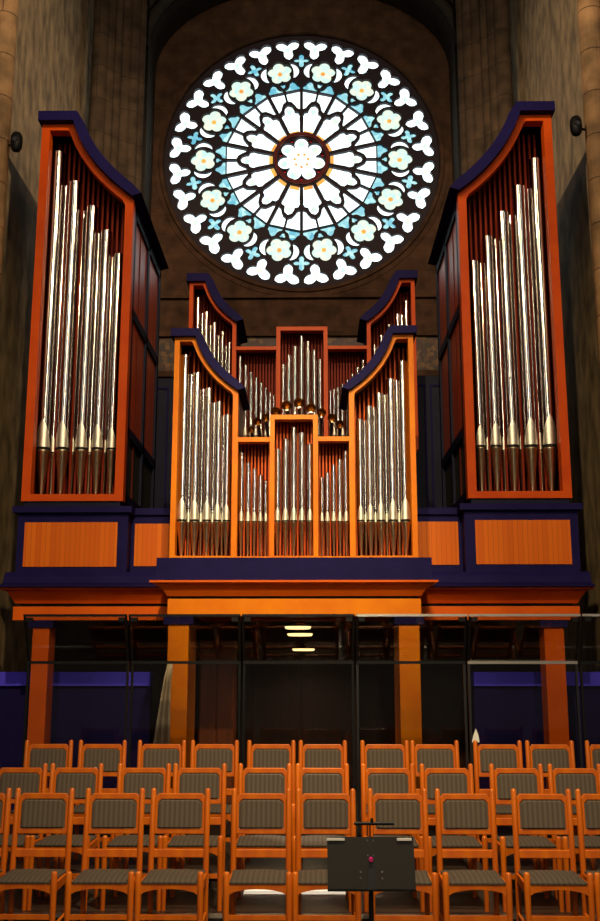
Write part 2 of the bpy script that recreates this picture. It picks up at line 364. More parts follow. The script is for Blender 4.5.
# mosaic frieze on back wall
zf0, zf1 = PZ(372, YW), PZ(338, YW)
struct(new_obj('trim_5', B(-5.5, 5.5, YW-0.06, YW, zf0, zf1), M['mosaic']))
bm = bmesh.new(); box(bm, -5.5, 5.5, YW-0.16, YW, zf1, zf1+0.1); box(bm, -5.5, 5.5, YW-0.12, YW, zf0-0.12, zf0)
box(bm, -5.5, 5.5, YW-0.1, YW, PZ(299, YW), PZ(299, YW)+0.06)
struct(new_obj('trim_6', bm, M['stone']))

# ------------------------------------------------------------------ rose window
win = thing('window_1', 'round rose window of fourteen petals glowing with pale stained glass', 'window', (RX, YW+0.12, RZ), kind='structure')
def toxy(r, t, ang):
    """r outward along ang (clockwise from up), t tangential"""
    return ((r*math.sin(ang) + t*math.cos(ang))*K, (r*math.cos(ang) - t*math.sin(ang))*K)
def poly(pts, ang): return [toxy(r, t, ang) for r, t in pts]
def foil(cr, ct, n, rad, lobe, ang, rot=0, npts=40, sharp=1.0):
    out = []
    for k in range(npts):
        a = 2*PI*k/npts
        rr = rad*(lobe + (1-lobe)*abs(math.cos(n*(a-rot)/2))**sharp)
        out.append((cr + rr*math.cos(a), ct + rr*math.sin(a)))
    return poly(out, ang)
def trefoil(cr, ang):
    lobe = [(0.40, -60), (0.60, -41), (0.79, -29), (0.95, -15), (1.05, 0), (0.95, 15), (0.79, 29), (0.60, 41)]
    pts = []
    for base, R in ((180, 12.0), (300, 13.0), (60, 13.0)):
        for u, a in lobe:
            q = math.radians(base+a); pts.append((cr + R*u*math.cos(q), R*u*math.sin(q)))
    return poly(pts, ang)
holes = []; panes = []
def add(shape, *cols):
    holes.append(shape); panes.append((shape, cols[0]))
NS = 14; SEC = 2*PI/NS
for k in range(NS):
    c = (k+0.5)*SEC
    petal = [(28.8, -4.9), (44, -7.9), (48, -9.2), (51.5, -8.3), (52.8, -5.0), (56, -4.9), (59.5, -3.4), (61.5, 0)]
    petal = petal + [(r, -t) for r, t in petal[-2::-1]]
    add(poly(petal, c), 'g_white')
    for s in (-1, 1):
        lan = [(54, -10.7), (75, -15.5), (75, -0.9), (65.3, -0.9), (63.2, -4.6), (59, -7.0), (56, -8.2)]
        add(poly([(r, s*t) for r, t in lan], c), 'g_white')
        head = [(76.0, -15.7), (80, -16.4), (82, -14.2), (85.4, -12.6), (87.2, -10.2), (85.8, -7.6), (82.5, -6.2), (80.5, -4.6), (79, -1.6), (76.2, -1.1)]
        add(poly([(r, s*t) for r, t in head], c), 'g_cyan')
        cres = []
        for q in range(13):
            a = math.radians(50 + (128-50)*q/12); cres.append((98.5 + 14.2*math.cos(a), s*14.2*math.sin(a)))
        for q in range(13):
            a = math.radians(128 - (128-50)*q/12); b = 14.2 + 5.7*math.sin(PI*(1-q/12))**0.7
            cres.append((98.5 + b*math.cos(a), s*b*math.sin(a)))
        cres = cres[:13] + cres[14:-1]
        add(poly(cres, c), 'g_white')
    add(foil(83.6, 0, 3, 3.4, 0.6, c, rot=PI, npts=18), 'g_cyan')
    add(foil(98.5, 0, 5, 12.8, 0.76, c, rot=0, npts=60, sharp=0.8), 'g_pale')
    add(foil(110.5, 0, 4, 8.2, 0.40, k*SEC, rot=0, npts=32, sharp=1.2), 'g_cyan')
    for s in (-1, 1):
        add(trefoil(124.0, c + s*SEC/4), 'g_white')
rose = []
for q in range(140):
    a = 2*PI*q/140; rr = 24.0*(0.62 + 0.38*abs(math.cos(7*a/2))**0.6); rose.append((rr*math.sin(a)*K, rr*math.cos(a)*K))
add(rose, 'g_white')
for q in range(7):
    a = 2*PI*(q+0.5)/7; add([((21.5*math.sin(a) + 1.8*math.cos(b))*K, (21.5*math.cos(a) + 1.8*math.sin(b))*K) for b in [2*PI*j/10 for j in range(10)]], 'g_red')
sheet_with_holes('tracery', circle(0, 0, R_*1.013, 160), holes, -0.07, 0.07, M['tracery'], win)
# leaded glass, one sheet with its coloured lights
bm = bmesh.new(); order = ['g_white', 'g_cyan', 'g_pale', 'g_yellow', 'g_red']
def pane(shape, key, y):
    cx = sum(p[0] for p in shape)/len(shape); cz = sum(p[1] for p in shape)/len(shape)
    vs = [bm.verts.new((cx+(x-cx)*1.02, y, cz+(z-cz)*1.02)) for x, z in shape]
    e = [bm.edges.new((vs[i], vs[(i+1) % len(vs)])) for i in range(len(vs))]
    r = bmesh.ops.triangle_fill(bm, edges=e, use_beauty=False)
    for g in r['geom']:
        if isinstance(g, bmesh.types.BMFace): g.material_index = order.index(key)
for shape, key in panes: pane(shape, key, 0.02)
# small coloured accents leaded over the pale lights
for k in range(NS):
    c = (k+0.5)*SEC
    pane(foil(98.5, 0, 5, 2.6, 0.7, c, npts=15), 'g_yellow', 0.0)
    pane(poly([(28.8, -4.3), (32.5, -5.0), (32.5, 5.0), (28.8, 4.3)], c), 'g_yellow', 0.0)
    pane(foil(54.5, 0, 3, 3.6, 0.6, c, rot=PI, npts=18), 'g_pale', 0.0)
    for s in (-1, 1):
        pane(foil(124.5, 0, 3, 3.4, 0.5, c+s*SEC/4, rot=PI, npts=12), 'g_pale', 0.0)
for q in range(7):
    a = 2*PI*q/7
    pane([((18*math.sin(a) + 3.6*math.cos(b))*K, (18*math.cos(a) + 3.6*math.sin(b))*K) for b in [2*PI*j/14 for j in range(14)]], 'g_pale', 0.0)
    a += PI/7
    pane([((7*math.sin(a) + 1.6*math.cos(b))*K, (7*math.cos(a) + 1.6*math.sin(b))*K) for b in [2*PI*j/8 for j in range(8)]], 'g_yellow', 0.0)
new_obj('stained_glass', bm, [M[k] for k in order], win)
bm = bmesh.new()
ri, ro, hh = 24.6*K, 28.0*K, 0.135
for (r0, r1) in ((ri, ro),):
    n = 64
    Rg = [[bm.verts.new((r*math.cos(2*PI*k/n), y, r*math.sin(2*PI*k/n))) for k in range(n)] for r, y in ((ri, -0.068), (ri, -hh), (ro, -hh), (ro, -0.068))]
    for a, b in zip(Rg, Rg[1:] + Rg[:1]):
        for k in range(n): bm.faces.new((a[k], a[(k+1) % n], b[(k+1) % n], b[k]))
new_obj('hub_ring', bm, mat('dark_red_stone', (0.16, 0.012, 0.010), 0.7), win)

# ------------------------------------------------------------------ organ pipes
def pipe(px, py_mouth, wpx, py_top, Y, zbase, label, group, seg=20, small=False, X=None):
    Xm, Zm = P(px, py_mouth, Y)
    if X is not None: Xm = X
    fwd = Y*math.cos(PITCH) + (Zm-CAMZ)*math.sin(PITCH)
    r = wpx*fwd/1000/2
    ztop = PZ(py_top, Y - r)
    t = thing('organ_pipe', label, 'organ pipe', (Xm, Y, zbase), group)
    zm = Zm - zbase; zt = ztop - zbase
    slot = r*0.42
    bm = bmesh.new()
    th = r*0.06
    lathe(bm, [(r-th, zm+slot*0.5), (r, zm+slot*0.5), (r, zt), (r-th, zt), (r-th, zm+slot*0.5)], seg, cap=False)
    new_obj('body', bm, M['tin'], t, smooth=True).data.polygons
    bm = bmesh.new()
    lathe(bm, [(r*0.20, 0), (r*0.34, zm*0.10), (r*0.93, zm - r*0.55), (r*1.0, zm - r*0.45), (r*1.0, zm-slot*0.5), (r*0.9, zm-slot*0.5)], seg)
    fo = new_obj('foot', bm, M['foot'], t, smooth=True)
    bm = bmesh.new(); lathe(bm, [(r*0.86, zm-slot*0.5-0.004), (r*0.86, zm+slot*0.6)], seg); new_obj('mouth', bm, M['mouth'], t, smooth=True)
    # leaf shaped upper lip, a curved plate wrapped on the front of the body
    bm = bmesh.new(); H = r*4.0; rows = 9; cols = 8; z0 = zm+slot*0.5
    def gridv(rad):
        G = []
        for i in range(rows+1):
            u = i/rows; a = 1.15*(1-u**1.6)**0.8*(1.0 if u > 0 else 1.0)
            if i == rows: a = 0.02
            G.append([bm.verts.new((rad*math.sin(a*(2*j/cols-1)), -rad*math.cos(a*(2*j/cols-1))*(1.0), z0 + H*u)) for j in range(cols+1)])
        return G
    Go = gridv(r*1.06); Gi = gridv(r*0.99)
    for i in range(rows):
        for j in range(cols):
            bm.faces.new((Go[i][j], Go[i][j+1], Go[i+1][j+1], Go[i+1][j])); bm.faces.new((Gi[i][j], Gi[i+1][j], Gi[i+1][j+1], Gi[i][j+1]))
        bm.faces.new((Go[i][0], Go[i+1][0], Gi[i+1][0], Gi[i][0])); bm.faces.new((Go[i][-1], Gi[i][-1], Gi[i+1][-1], Go[i+1][-1]))
    for j in range(cols):
        bm.faces.new((Go[0][j], Gi[0][j], Gi[0][j+1], Go[0][j+1])); bm.faces.new((Go[-1][j], Go[-1][j+1], Gi[-1][j+1], Gi[-1][j]))
    new_obj('upper_lip', bm, M['lip'], t, smooth=True)
    return t
RANK = ['tallest', 'second tallest', 'middle', 'second shortest', 'shortest']
ORD = ['first', 'second', 'third', 'fourth', 'fifth', 'sixth', 'seventh', 'eighth', 'ninth', 'tenth', 'eleventh']

# ------------------------------------------------------------------ curved organ towers (frame, roof, slats)
def bez(p0, c, p1, n=14):
    return [((1-t)**2*p0[0] + 2*t*(1-t)*c[0] + t*t*p1[0], (1-t)**2*p0[1] + 2*t*(1-t)*c[1] + t*t*p1[1]) for t in [k/n for k in range(n+1)]]
def offset(pts, d):
    """offset polyline to its upper side by d (points ordered outer->inner)"""
    out = []
    for i, p in enumerate(pts):
        a = Vector(pts[max(i-1, 0)]); b = Vector(pts[min(i+1, len(pts)-1)]); t = (b-a).normalized()
        nrm = Vector((-t.y, t.x));
        if nrm.y < 0: nrm = -nrm
        out.append((p[0]+nrm.x*d, p[1]+nrm.y*d))
    return out
def tower(root, Y, xo, xi, z0, zt, zl, xf, ctrl, bar, roof_t, overhang, depth, pm, sm, nslat, inner_from=None, proof=0.12, slat_y=0.42, back_y=0.75):
    """xo outer x, xi inner x (toward organ axis); curved top runs from (xf,zt) to (xi,zl)."""
    s = 1 if xi > xo else -1
    cur = bez((xf, zt), ctrl, (xi, zl))
    icur = offset(cur, -bar*0.85)
    # clip inner curve ends
    icur[0] = (icur[0][0], zt-bar*0.8)
    icur = [((min(x, xi-bar*s) if s > 0 else max(x, xi-bar*s)), z) for x, z in icur]
    outer = [(xi, z0), (xo, z0), (xo, zt)] + cur
    inner = [(xi-s*bar, z0+bar*0.8), (xo+s*bar, z0+bar*0.8), (xo+s*bar, zt-bar*0.8)] + icur
    bm = bmesh.new(); ring_frame(bm, outer, inner, Y, Y+0.16)
    new_obj('front_frame', bm, pm, root)
    # roof board swept back over the case
    base = [(xo - s*overhang, zt)] + cur
    top = offset(cur, roof_t); top[0] = (xf + s*roof_t*0.35, zt+roof_t)
    top = [(xo - s*overhang, zt+roof_t)] + top
    top[-1] = (xi + s*roof_t*0.9, zl+roof_t*0.25)
    base[-1] = (xi + 0.0, zl)
    bm = bmesh.new()
    nn = len(base); ya, yb = Y-proof, Y+depth
    rows = []
    for (loop) in (base, top): rows.append(([bm.verts.new((x, ya, z)) for x, z in loop], [bm.verts.new((x, yb, z)) for x, z in loop]))
    (ba, bb), (ta, tb) = rows
    for i in range(nn-1):
        bm.faces.new((ba[i], ba[i+1], ta[i+1], ta[i])); bm.faces.new((bb[i], tb[i], tb[i+1], bb[i+1]))
        bm.faces.new((ba[i], bb[i], bb[i+1], ba[i+1])); bm.faces.new((ta[i], ta[i+1], tb[i+1], tb[i]))
    bm.faces.new((ba[0], ta[0], tb[0], bb[0])); bm.faces.new((ba[-1], bb[-1], tb[-1], ta[-1]))
    new_obj('roof', bm, M['navy'], root)
    # slats
    def ztop_at(x):
        if (x-xf)*s <= 0: return zt-0.06
        for a, b in zip(cur, cur[1:]):
            if (x-a[0])*(x-b[0]) <= 0: return a[1] + (b[1]-a[1])*((x-a[0])/(b[0]-a[0]) if b[0] != a[0] else 0) - 0.06
        return zl-0.06
    bm = bmesh.new(); w = abs(xi-xo)-2*bar
    for k in range(nslat):
        x = xo + s*(bar + w*(k+0.5)/nslat); sw = w/nslat*0.17
        box(bm, x-sw, x+sw, Y+slat_y, Y+slat_y+0.03, z0+bar, ztop_at(x))
    new_obj('slats', bm, sm, root)
    # interior: back board, floor board, side boards
    bm = bmesh.new()
    pts = [(xi-s*0.02, z0+0.02), (xo+s*0.02, z0+0.02), (xo+s*0.02, zt-0.02)] + [(x-s*0.02, z-0.02) for x, z in cur]
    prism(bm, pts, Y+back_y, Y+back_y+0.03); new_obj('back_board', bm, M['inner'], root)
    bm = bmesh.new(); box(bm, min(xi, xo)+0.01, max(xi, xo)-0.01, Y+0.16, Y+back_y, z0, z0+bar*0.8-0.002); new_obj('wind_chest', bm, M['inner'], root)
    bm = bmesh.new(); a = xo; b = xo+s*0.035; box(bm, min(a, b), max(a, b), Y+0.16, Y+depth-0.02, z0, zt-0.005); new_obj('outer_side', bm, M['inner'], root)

# ---- two big outer towers
def big_tower(side):
    Y = 12.8; s = 1 if side == 'left' else -1
    if side == 'left':
        xo = (PX(21.7, 500, Y)+PX(41.7, 123, Y))/2; xi = (PX(123.3, 500, Y)+PX(133.3, 198, Y))/2; xf = PX(75, 122.7, Y); c = P(85.8, 165.5, Y)
        z0 = PZ(500.5, Y); zt = PZ(122.7, Y); zl = PZ(198.3, Y)
    else:
        xo = (PX(573, 498, Y)+PX(550.6, 117, Y))/2; xi = (PX(468.5, 498, Y)+PX(457.5, 195, Y))/2; xf = PX(519, 116.5, Y); c = P(504, 161, Y)
        z0 = PZ(498.5, Y); zt = PZ(116.5, Y); zl = PZ(194.5, Y)
    t = thing('organ_case_tower', 'tall %s outer organ tower in red-orange frame with curved navy roof' % side, 'organ case', ((xo+xi)/2, Y, z0), 'outer organ towers')
    t.location = (0, 0, 0)
    D = 2.55
    new_obj('base', B(min(xo,xi)+0.04, max(xo,xi)-0.04, Y+0.03, Y+D, PZ(508, 12.55) + (0.021 if side=='left' else PZ(506,12.55)-PZ(508,12.55)+0.021), z0), M['navy_dark'], t)
    tower(t, Y, xo, xi, z0, zt, zl, xf, c, 0.115, 0.14, 0.03, D, M['red'], M['slat'], 15)
    # inner side wall: navy stiles and rails with red board panels
    xa, xb = xi, xi - s*0.05
    zr1 = PZ(307 if side == 'left' else 303, Y, 133); zb = PZ(428, Y, 130)
    bm = bmesh.new()
    def bx(x0, x1, *r): box(bm, min(x0, x1), max(x0, x1), *r)
    for y in (Y+0.16, Y+0.16+(D-0.26)*0.52, Y+D-0.12): bx(xa, xb, y, y+0.12, z0, zl-0.02)
    for z in (z0, zb-0.06, zr1-0.06, zl-0.16): bx(xa, xb-s*0.0, Y+0.16, Y+D, z, z+0.13)
    new_obj('side_frame', bm, M['navy_dark'], t)
    bm = bmesh.new(); bx(xb-s*0.0+s*0.02, xb, Y+0.18, Y+D-0.02, zb, zl-0.04); new_obj('side_panel', bm, M['sidepanel'], t)
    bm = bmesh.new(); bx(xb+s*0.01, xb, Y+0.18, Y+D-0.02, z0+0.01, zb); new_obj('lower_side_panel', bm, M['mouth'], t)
    bm = bmesh.new(); box(bm, min(xo, xi)+0.02, max(xo, xi)-0.06, Y+D-0.04, Y+D, z0, zl); new_obj('rear_board', bm, M['navy_dark'], t)
    zb_ = z0+0.115*0.8
    g = 'big pipes of the %s outer tower' % side
    if side == 'left':
        F = [(43.5, 14.2, 149), (62.5, 13.6, 179), (81.5, 12.8, 204), (97.5, 12, 228.5), (111.5, 10.4, 252)]
        Bk = [(52.8, 8.5, 184), (72.2, 8.0, 209), (89.6, 7.5, 232), (104.6, 7, 256), (34.5, 6, 200)]
        my = 449.5
    else:
        F = [(549.5, 15.2, 159), (530.7, 13.8, 186), (512.8, 12.8, 212), (495.7, 11.5, 236.5), (480.3, 10.4, 261)]
        Bk = [(540.3, 8.5, 190), (521.5, 8, 216), (504.2, 7.5, 240), (488, 7, 264), (559.0, 6, 205)]
        my = 447
    for i, (px, w, top) in enumerate(F):
        pipe(px, my, w, top, Y+0.30, zb_, '%s of the five big front pipes in the %s outer tower' % (RANK[i], side), g, 28)
    inner_word = 'right' if side == 'left' else 'left'
    for i, (px, w, top) in enumerate(Bk):
        lab = ('slim pipe set back beside the outer edge of the %s outer tower' % side) if i == 4 else \
              'slim pipe behind the gap of the %s and %s pipes, %s outer tower' % (RANK[i], RANK[i+1], side)
        Yb = Y+0.52
        pipe(px, my+4, w, top, Yb, zb_, lab, 'set-back pipes of the %s outer tower' % side, 16)
big_tower('left'); big_tower('right')

# ---- front (positive) case
Y1 = 11.5
front = thing('front_organ_case', 'amber-framed front organ case with two curved wings and five pipe bays', 'organ case')
def wing(root, Y, side, d, pm, sm, depth, bar, roof_t, nslat, oh=0.04):
    tower(root, Y, d['xo'], d['xi'], d['z0'], d['zt'], d['zl'], d['xf'], d['c'], bar, roof_t, oh, depth, pm, sm, nslat, proof=0.07, slat_y=0.34, back_y=0.5)
z0 = PZ(560, Y1)
L1 = dict(xo=(PX(169, 560, Y1)+PX(175, 337, Y1))/2, xi=(PX(237.5, 560, Y1)+PX(237, 391, Y1))/2, z0=z0, zt=PZ(337, Y1), zl=PZ(391, Y1), xf=PX(196, 337, Y1), c=P(205, 370, Y1))
R1 = dict(xo=(PX(419, 560, Y1)+PX(412.5, 335, Y1))/2, xi=(PX(350, 560, Y1)+PX(349.5, 391, Y1))/2, z0=z0, zt=PZ(335, Y1), zl=PZ(391, Y1), xf=PX(392.5, 335, Y1), c=P(382, 370, Y1))
wing(front, Y1, 'left', L1, M['amber'], M['slat_amber'], 0.95, 0.062, 0.095, 12)
wing(front, Y1, 'right', R1, M['amber'], M['slat_amber'], 0.95, 0.062, 0.095, 12)
def bay(root, Y, x0, x1, z0, z1, bar, pm, sm, nslat, sides=True):
    bm = bmesh.new()
    o = [(x0, z0), (x1, z0), (x1, z1), (x0, z1)]; b2 = bar if sides else 0.004
    i_ = [(x0+b2, z0+bar*0.8), (x1-b2, z0+bar*0.8), (x1-b2, z1-bar), (x0+b2, z1-bar)]
    ring_frame(bm, o, i_, Y, Y+0.14); new_obj('front_frame', bm, pm, root)
    bm = bmesh.new(); w = (x1-x0)-2*b2
    for k in range(nslat):
        x = x0+b2+w*(k+0.5)/nslat; sw = w/nslat*0.22; box(bm, x-sw, x+sw, Y+0.30, Y+0.33, z0+bar, z1-0.02)
    new_obj('slats', bm, sm, root)
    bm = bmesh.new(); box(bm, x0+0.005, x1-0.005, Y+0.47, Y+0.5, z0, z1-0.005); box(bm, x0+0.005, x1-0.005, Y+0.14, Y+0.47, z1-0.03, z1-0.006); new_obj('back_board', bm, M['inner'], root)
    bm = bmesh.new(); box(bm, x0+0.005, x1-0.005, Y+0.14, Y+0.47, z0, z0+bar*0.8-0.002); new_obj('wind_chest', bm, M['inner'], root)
xcl = PX(269.7, 490, Y1); xcr = PX(318, 490, Y1)
bay(front, Y1, L1['xi'], xcl, z0, PZ(437, Y1), 0.055, M['amber'], M['slat_amber'], 9, False)
bay(front, Y1, xcr, R1['xi'], z0, PZ(436.5, Y1), 0.055, M['amber'], M['slat_amber'], 9, False)
bay(front, Y1-0.04, xcl, xcr, z0, PZ(415.5, Y1), 0.055, M['amber'], M['slat_amber'], 11)
# inner cheeks of the wings above the low bays
for xx, sg in ((L1['xi'], -1), (R1['xi'], 1)):
    new_obj('wing_cheek', B(min(xx, xx+sg*0.03), max(xx, xx+sg*0.03), Y1+0.16, Y1+0.9, z0, L1['zl']-0.01), M['brownwood'], front)
zb1 = z0 + 0.062*0.8
FL = [(181.8, 10.8, 354), (194.5, 10.2, 372), (206.8, 9.4, 387.5), (217.3, 8.6, 401), (226.4, 8.0, 414)]
FLb = [(188.3, 5.4, 374), (200.8, 5, 389), (212.3, 4.8, 402.5), (222, 4.5, 415.5)]
FR = [(405.5, 10.8, 361), (393, 10.0, 379), (381, 9.0, 393), (370.5, 8.2, 406), (360.8, 7.6, 419)]
FRb = [(399.3, 5.4, 381), (387, 5, 395), (375.6, 4.8, 408), (365.8, 4.5, 421)]
for side, Fp, Fb in (('left', FL, FLb), ('right', FR, FRb)):
    for i, (px, w, top) in enumerate(Fp):
        pipe(px, 521, w, top, Y1+0.17, zb1, '%s of the five front pipes in the %s wing of the amber case' % (RANK[i], side), 'pipes of the %s amber wing' % side, 24)
    for i, (px, w, top) in enumerate(Fb):
        pipe(px, 523, w, top, Y1+0.27, zb1, 'thin pipe between the %s and %s pipes, %s amber wing' % (RANK[i], RANK[i+1], side), 'thin set-back pipes of the %s amber wing' % side, 14)
for side, Q in (('left', [(241.2, 5.4, 452.5), (248, 5.2, 462.5), (254.3, 5, 468.7), (260.3, 4.6, 475), (265.8, 4.2, 480.5)]),
                ('right', [(346.2, 5.4, 451), (340, 5.2, 459), (333.8, 5, 465), (327.6, 4.8, 472.5), (322, 4.4, 477.5)])):
    for i, (px, w, top) in enumerate(Q):
        pipe(px, 521.8, w, top, Y1+0.14, z0+0.044, '%s small pipe of the low bay %s of the amber centre bay' % (RANK[i], side), 'small pipes of the low %s bay' % side, 16)
for i, (px, w, top) in enumerate([(277.5, 6.4, 449), (285.5, 6.6, 439), (293.8, 7.0, 427), (302, 6.6, 432.5), (310, 6.2, 444)]):
    lab = ['short outermost left', 'mid-height left', 'tallest middle', 'second tallest, right of the middle', 'short outermost right'][i]
    pipe(px, 521.3, w, top, Y1+0.10, z0+0.044, '%s pipe in the amber centre bay' % lab, 'pipes of the amber centre bay', 18)

# ---- rear (upper) case
Y2 = 14.0
rear = thing('rear_organ_case', 'red-orange rear organ case rising behind the amber one', 'organ case')
zr0 = PZ(450, Y2)
new_obj('base', B(PX(192,440,Y2), PX(411,440,Y2), Y2+0.05, Y2+1.0, PZ(508.5, 12.8)+0.002, zr0), M['navy_dark'], rear)
L2 = dict(xo=PX(189.3, 300, Y2), xi=PX(236, 340, Y2), z0=zr0, zt=PZ(282, Y2), zl=PZ(322.5, Y2), xf=PX(206, 282, Y2), c=P(213, 308, Y2))
R2 = dict(xo=PX(415, 300, Y2), xi=PX(367, 340, Y2), z0=zr0, zt=PZ(280, Y2), zl=PZ(322.5, Y2), xf=PX(399, 280, Y2), c=P(390, 308, Y2))
wing(rear, Y2, 'left', L2, M['red'], M['slat'], 1.0, 0.055, 0.12, 12)
wing(rear, Y2, 'right', R2, M['red'], M['slat'], 1.0, 0.055, 0.12, 12)
xcl2 = PX(276.3, 380, Y2); xcr2 = PX(327.7, 380, Y2)
bay(rear, Y2, L2['xi'], xcl2, zr0, PZ(346.3, Y2), 0.05, M['red'], M['slat'], 13, False)
bay(rear, Y2, xcr2, R2['xi'], zr0, PZ(345.8, Y2), 0.05, M['red'], M['slat'], 13, False)
bay(rear, Y2-0.04, xcl2, xcr2, zr0, PZ(327.5, Y2), 0.058, M['red'], M['slat'], 13)
for xx, sg in ((L2['xi'], -1), (R2['xi'], 1)):
    new_obj('wing_cheek', B(min(xx, xx+sg*0.03), max(xx, xx+sg*0.03), Y2+0.16, Y2+0.95, zr0, L2['zl']-0.01), M['navy'], rear)
for side, Q, Qb in (('left', [(198.3, 5.2, 297), (206.7, 5, 311), (214.8, 4.6, 322), (222.7, 4.3, 331), (229.6, 4, 342)], [(202.5, 3.2, 313), (210.8, 3, 325), (218.8, 3, 335), (226.3, 3, 346)]),
                    ('right', [(406, 5.2, 301), (397.5, 5, 314), (389.3, 4.6, 325), (381.3, 4.3, 335), (374.3, 4, 345)], [(401.7, 3.2, 315), (393.4, 3, 327), (385.3, 3, 338), (378, 3, 348)])):
    for i, (px, w, top) in enumerate(Q):
        pipe(px, 436, w, top, Y2+0.17, zr0+0.044, '%s front pipe in the %s wing of the rear case' % (RANK[i], side), 'pipes of the %s rear wing' % side, 16, X=PX(px, top, Y2+0.17))
    for i, (px, w, top) in enumerate(Qb):
        pipe(px, 437, w, top, Y2+0.26, zr0+0.044, 'thin pipe between the %s and %s pipes, %s rear wing' % (RANK[i], RANK[i+1], side), 'thin pipes of the %s rear wing' % side, 12, X=PX(px, top, Y2+0.26))
for side, Q in (('left', [(240.3, 356), (246, 364.5), (251.3, 372), (256.3, 377), (261.2, 382.5), (266, 387.5), (270, 392), (273.9, 395)]),
                ('right', [(363, 360), (357.7, 367), (352.5, 374), (347.3, 380), (342.3, 384), (337.9, 387), (334, 389), (330.3, 391)])):
    for i, (px, top) in enumerate(Q):
        pipe(px, 436, 4.3-0.17*i, top, Y2+0.13, zr0+0.04, '%s pipe from the wing in the %s low bay of the rear case' % (ORD[i], side), 'pipes of the rear case %s low bay' % side, 14, X=PX(px, top, Y2+0.13))
for i, (px, top) in enumerate([(283.2, 364), (289, 355), (295, 346), (301.5, 336), (308, 341), (314.2, 350), (320.2, 359.5)]):
    lab = ['shortest leftmost', 'second from the left', 'third from the left', 'tallest middle', 'second tallest, right of the middle', 'second from the right', 'short rightmost'][i]
    pipe(px, 436, 5.2, top, Y2+0.10, zr0+0.046, '%s pipe in the rear case centre bay' % lab, 'pipes of the rear case centre bay', 16, X=PX(px, top, Y2+0.1))

# ---- horizontal trumpet pipes above the amber centre
YB = 12.15
bells = [(299, 403, 5.0), (287, 405.8, 5.0), (311, 408, 4.8), (276, 412, 4.6), (321.5, 413, 4.4), (265.5, 417.5, 4.0), (332, 418, 4.2), (257.8, 421.5, 3.6), (340.3, 424, 3.6), (251.3, 429.5, 3.2)]
where = ['topmost middle', 'second, just left of the topmost', 'just right of the topmost', 'third to the left', 'third to the right', 'fourth to the left', 'fourth to the right', 'fifth to the left', 'outermost right', 'outermost left']
for (px, py, rp), lab in zip(bells, where):
    X, Z = P(px, py, YB); r = rp*YB/1000*1.05
    t = thing('trumpet_pipe', 'horizontal reed pipe with flared brass bell, %s of the fan' % lab, 'organ pipe', (X, YB, Z), 'horizontal trumpet pipes with brass bells')
    def cone(bm, prof, slope=0.10):
        n = 24; rg = []
        for rr, y in prof: rg.append([bm.verts.new((rr*math.cos(2*PI*k/n), y, rr*math.sin(2*PI*k/n) - slope*y)) for k in range(n)])
        for a, b in zip(rg, rg[1:]):
            for k in range(n): bm.faces.new((a[k], a[(k+1) % n], b[(k+1) % n], b[k]))
    bm = bmesh.new(); cone(bm, [(r*1.0, 0.0), (r*1.06, -0.006), (r*1.04, 0.01), (r*0.80, 0.05), (r*0.62, 0.12), (r*0.55, 0.20), (r*0.50, 0.20), (r*0.56, 0.12), (r*0.74, 0.05), (r*0.95, 0.012), (r*1.0, 0.0)])
    new_obj('bell', bm, M['brass'], t, smooth=True)
    bm = bmesh.new(); cone(bm, [(0.001, 0.2), (r*0.55, 0.2), (r*0.25, 1.15), (0.001, 1.15)]); new_obj('resonator', bm, M['tin'], t, smooth=True)
    bm = bmesh.new(); tube(bm, (0, 1.1, -0.30), (0, 1.1, -0.08), r*0.22, r*0.3, 10); new_obj('boot', bm, M['brass'], t)
# rail they rest on
bm = bmesh.new()
zz = PZ(421, 13.2)
box(bm, PX(245, 425, 13.2), PX(346, 425, 13.2), 13.15, 13.32, zz-0.45, zz-0.33)
new_obj('trumpet_rail', bm, M['brownwood'], rear)

# ---- navy swell boxes between the cases
bm = bmesh.new()
def sbox(label, pxa, pxb, Y, ya, yb, nm='swell_box'):
    x0, x1 = PX(pxa, (ya+yb)/2, Y), PX(pxb, (ya+yb)/2, Y)
    t = thing(nm, label, 'organ case')
    z0_, z1_ = PZ(508.5, 12.8)+0.002, PZ(ya, Y)
    new_obj('body', B(x0, x1, Y, Y+1.0, z0_, z1_), M['navy_dark'], t)
    bm = bmesh.new()
    for k in range(3):
        a = x0 + (x1-x0)*(k+0.12)/3; b = x0 + (x1-x0)*(k+0.88)/3
        ring_frame(bm, [(a, z0_+0.1), (b, z0_+0.1), (b, z1_-0.15), (a, z1_-0.15)], [(a+0.03, z0_+0.13), (b-0.03, z0_+0.13), (b-0.03, z1_-0.18), (a+0.03, z1_-0.18)], Y-0.02, Y)
    new_obj('shutter_frame', bm, M['navy'], t)
    return t
sbox('dark navy swell box between the left tower and the amber case', 152, 205, 15.42, 378, 507)
sbox('dark navy swell box between the right tower and the amber case', 395, 446, 15.42, 376, 507)

# ------------------------------------------------------------------ gallery: plinth, cornice, beams, pillars
gal = thing('organ_gallery', 'navy and orange organ gallery on square orange pillars', 'organ gallery')
YO, YC = 12.55, 11.35
zbo = PZ(620, YO); zco = PZ(603.5, YO)
YN_ = YO+0.24
# outer plinths
def rect(px0, px1, py, Y): return PX(px0, py, Y), PX(px1, py, Y)
xoL, xoR = PX(17, 540, YO), PX(579, 540, YO)
xnL, xnR = PX(127.5, 540, YO), PX(465, 540, YO)
zt_o = PZ(508, YO)
zpb = PZ(588, YO)
for nm, x0, x1, zt_ in (('l', xoL, xnL, zt_o), ('r', xnR, xoR, PZ(506, YO))):
    bm = bmesh.new(); box(bm, x0, x1, YO, 15.4, zpb, zt_-0.06); new_obj('plinth', bm, M['navy'], gal)
    bm = bmesh.new(); box(bm, x0-0.06, x1+0.05, YO-0.07, 15.4, zt_-0.06, zt_+0.02); new_obj('plinth_ledge', bm, M['navy'], gal)
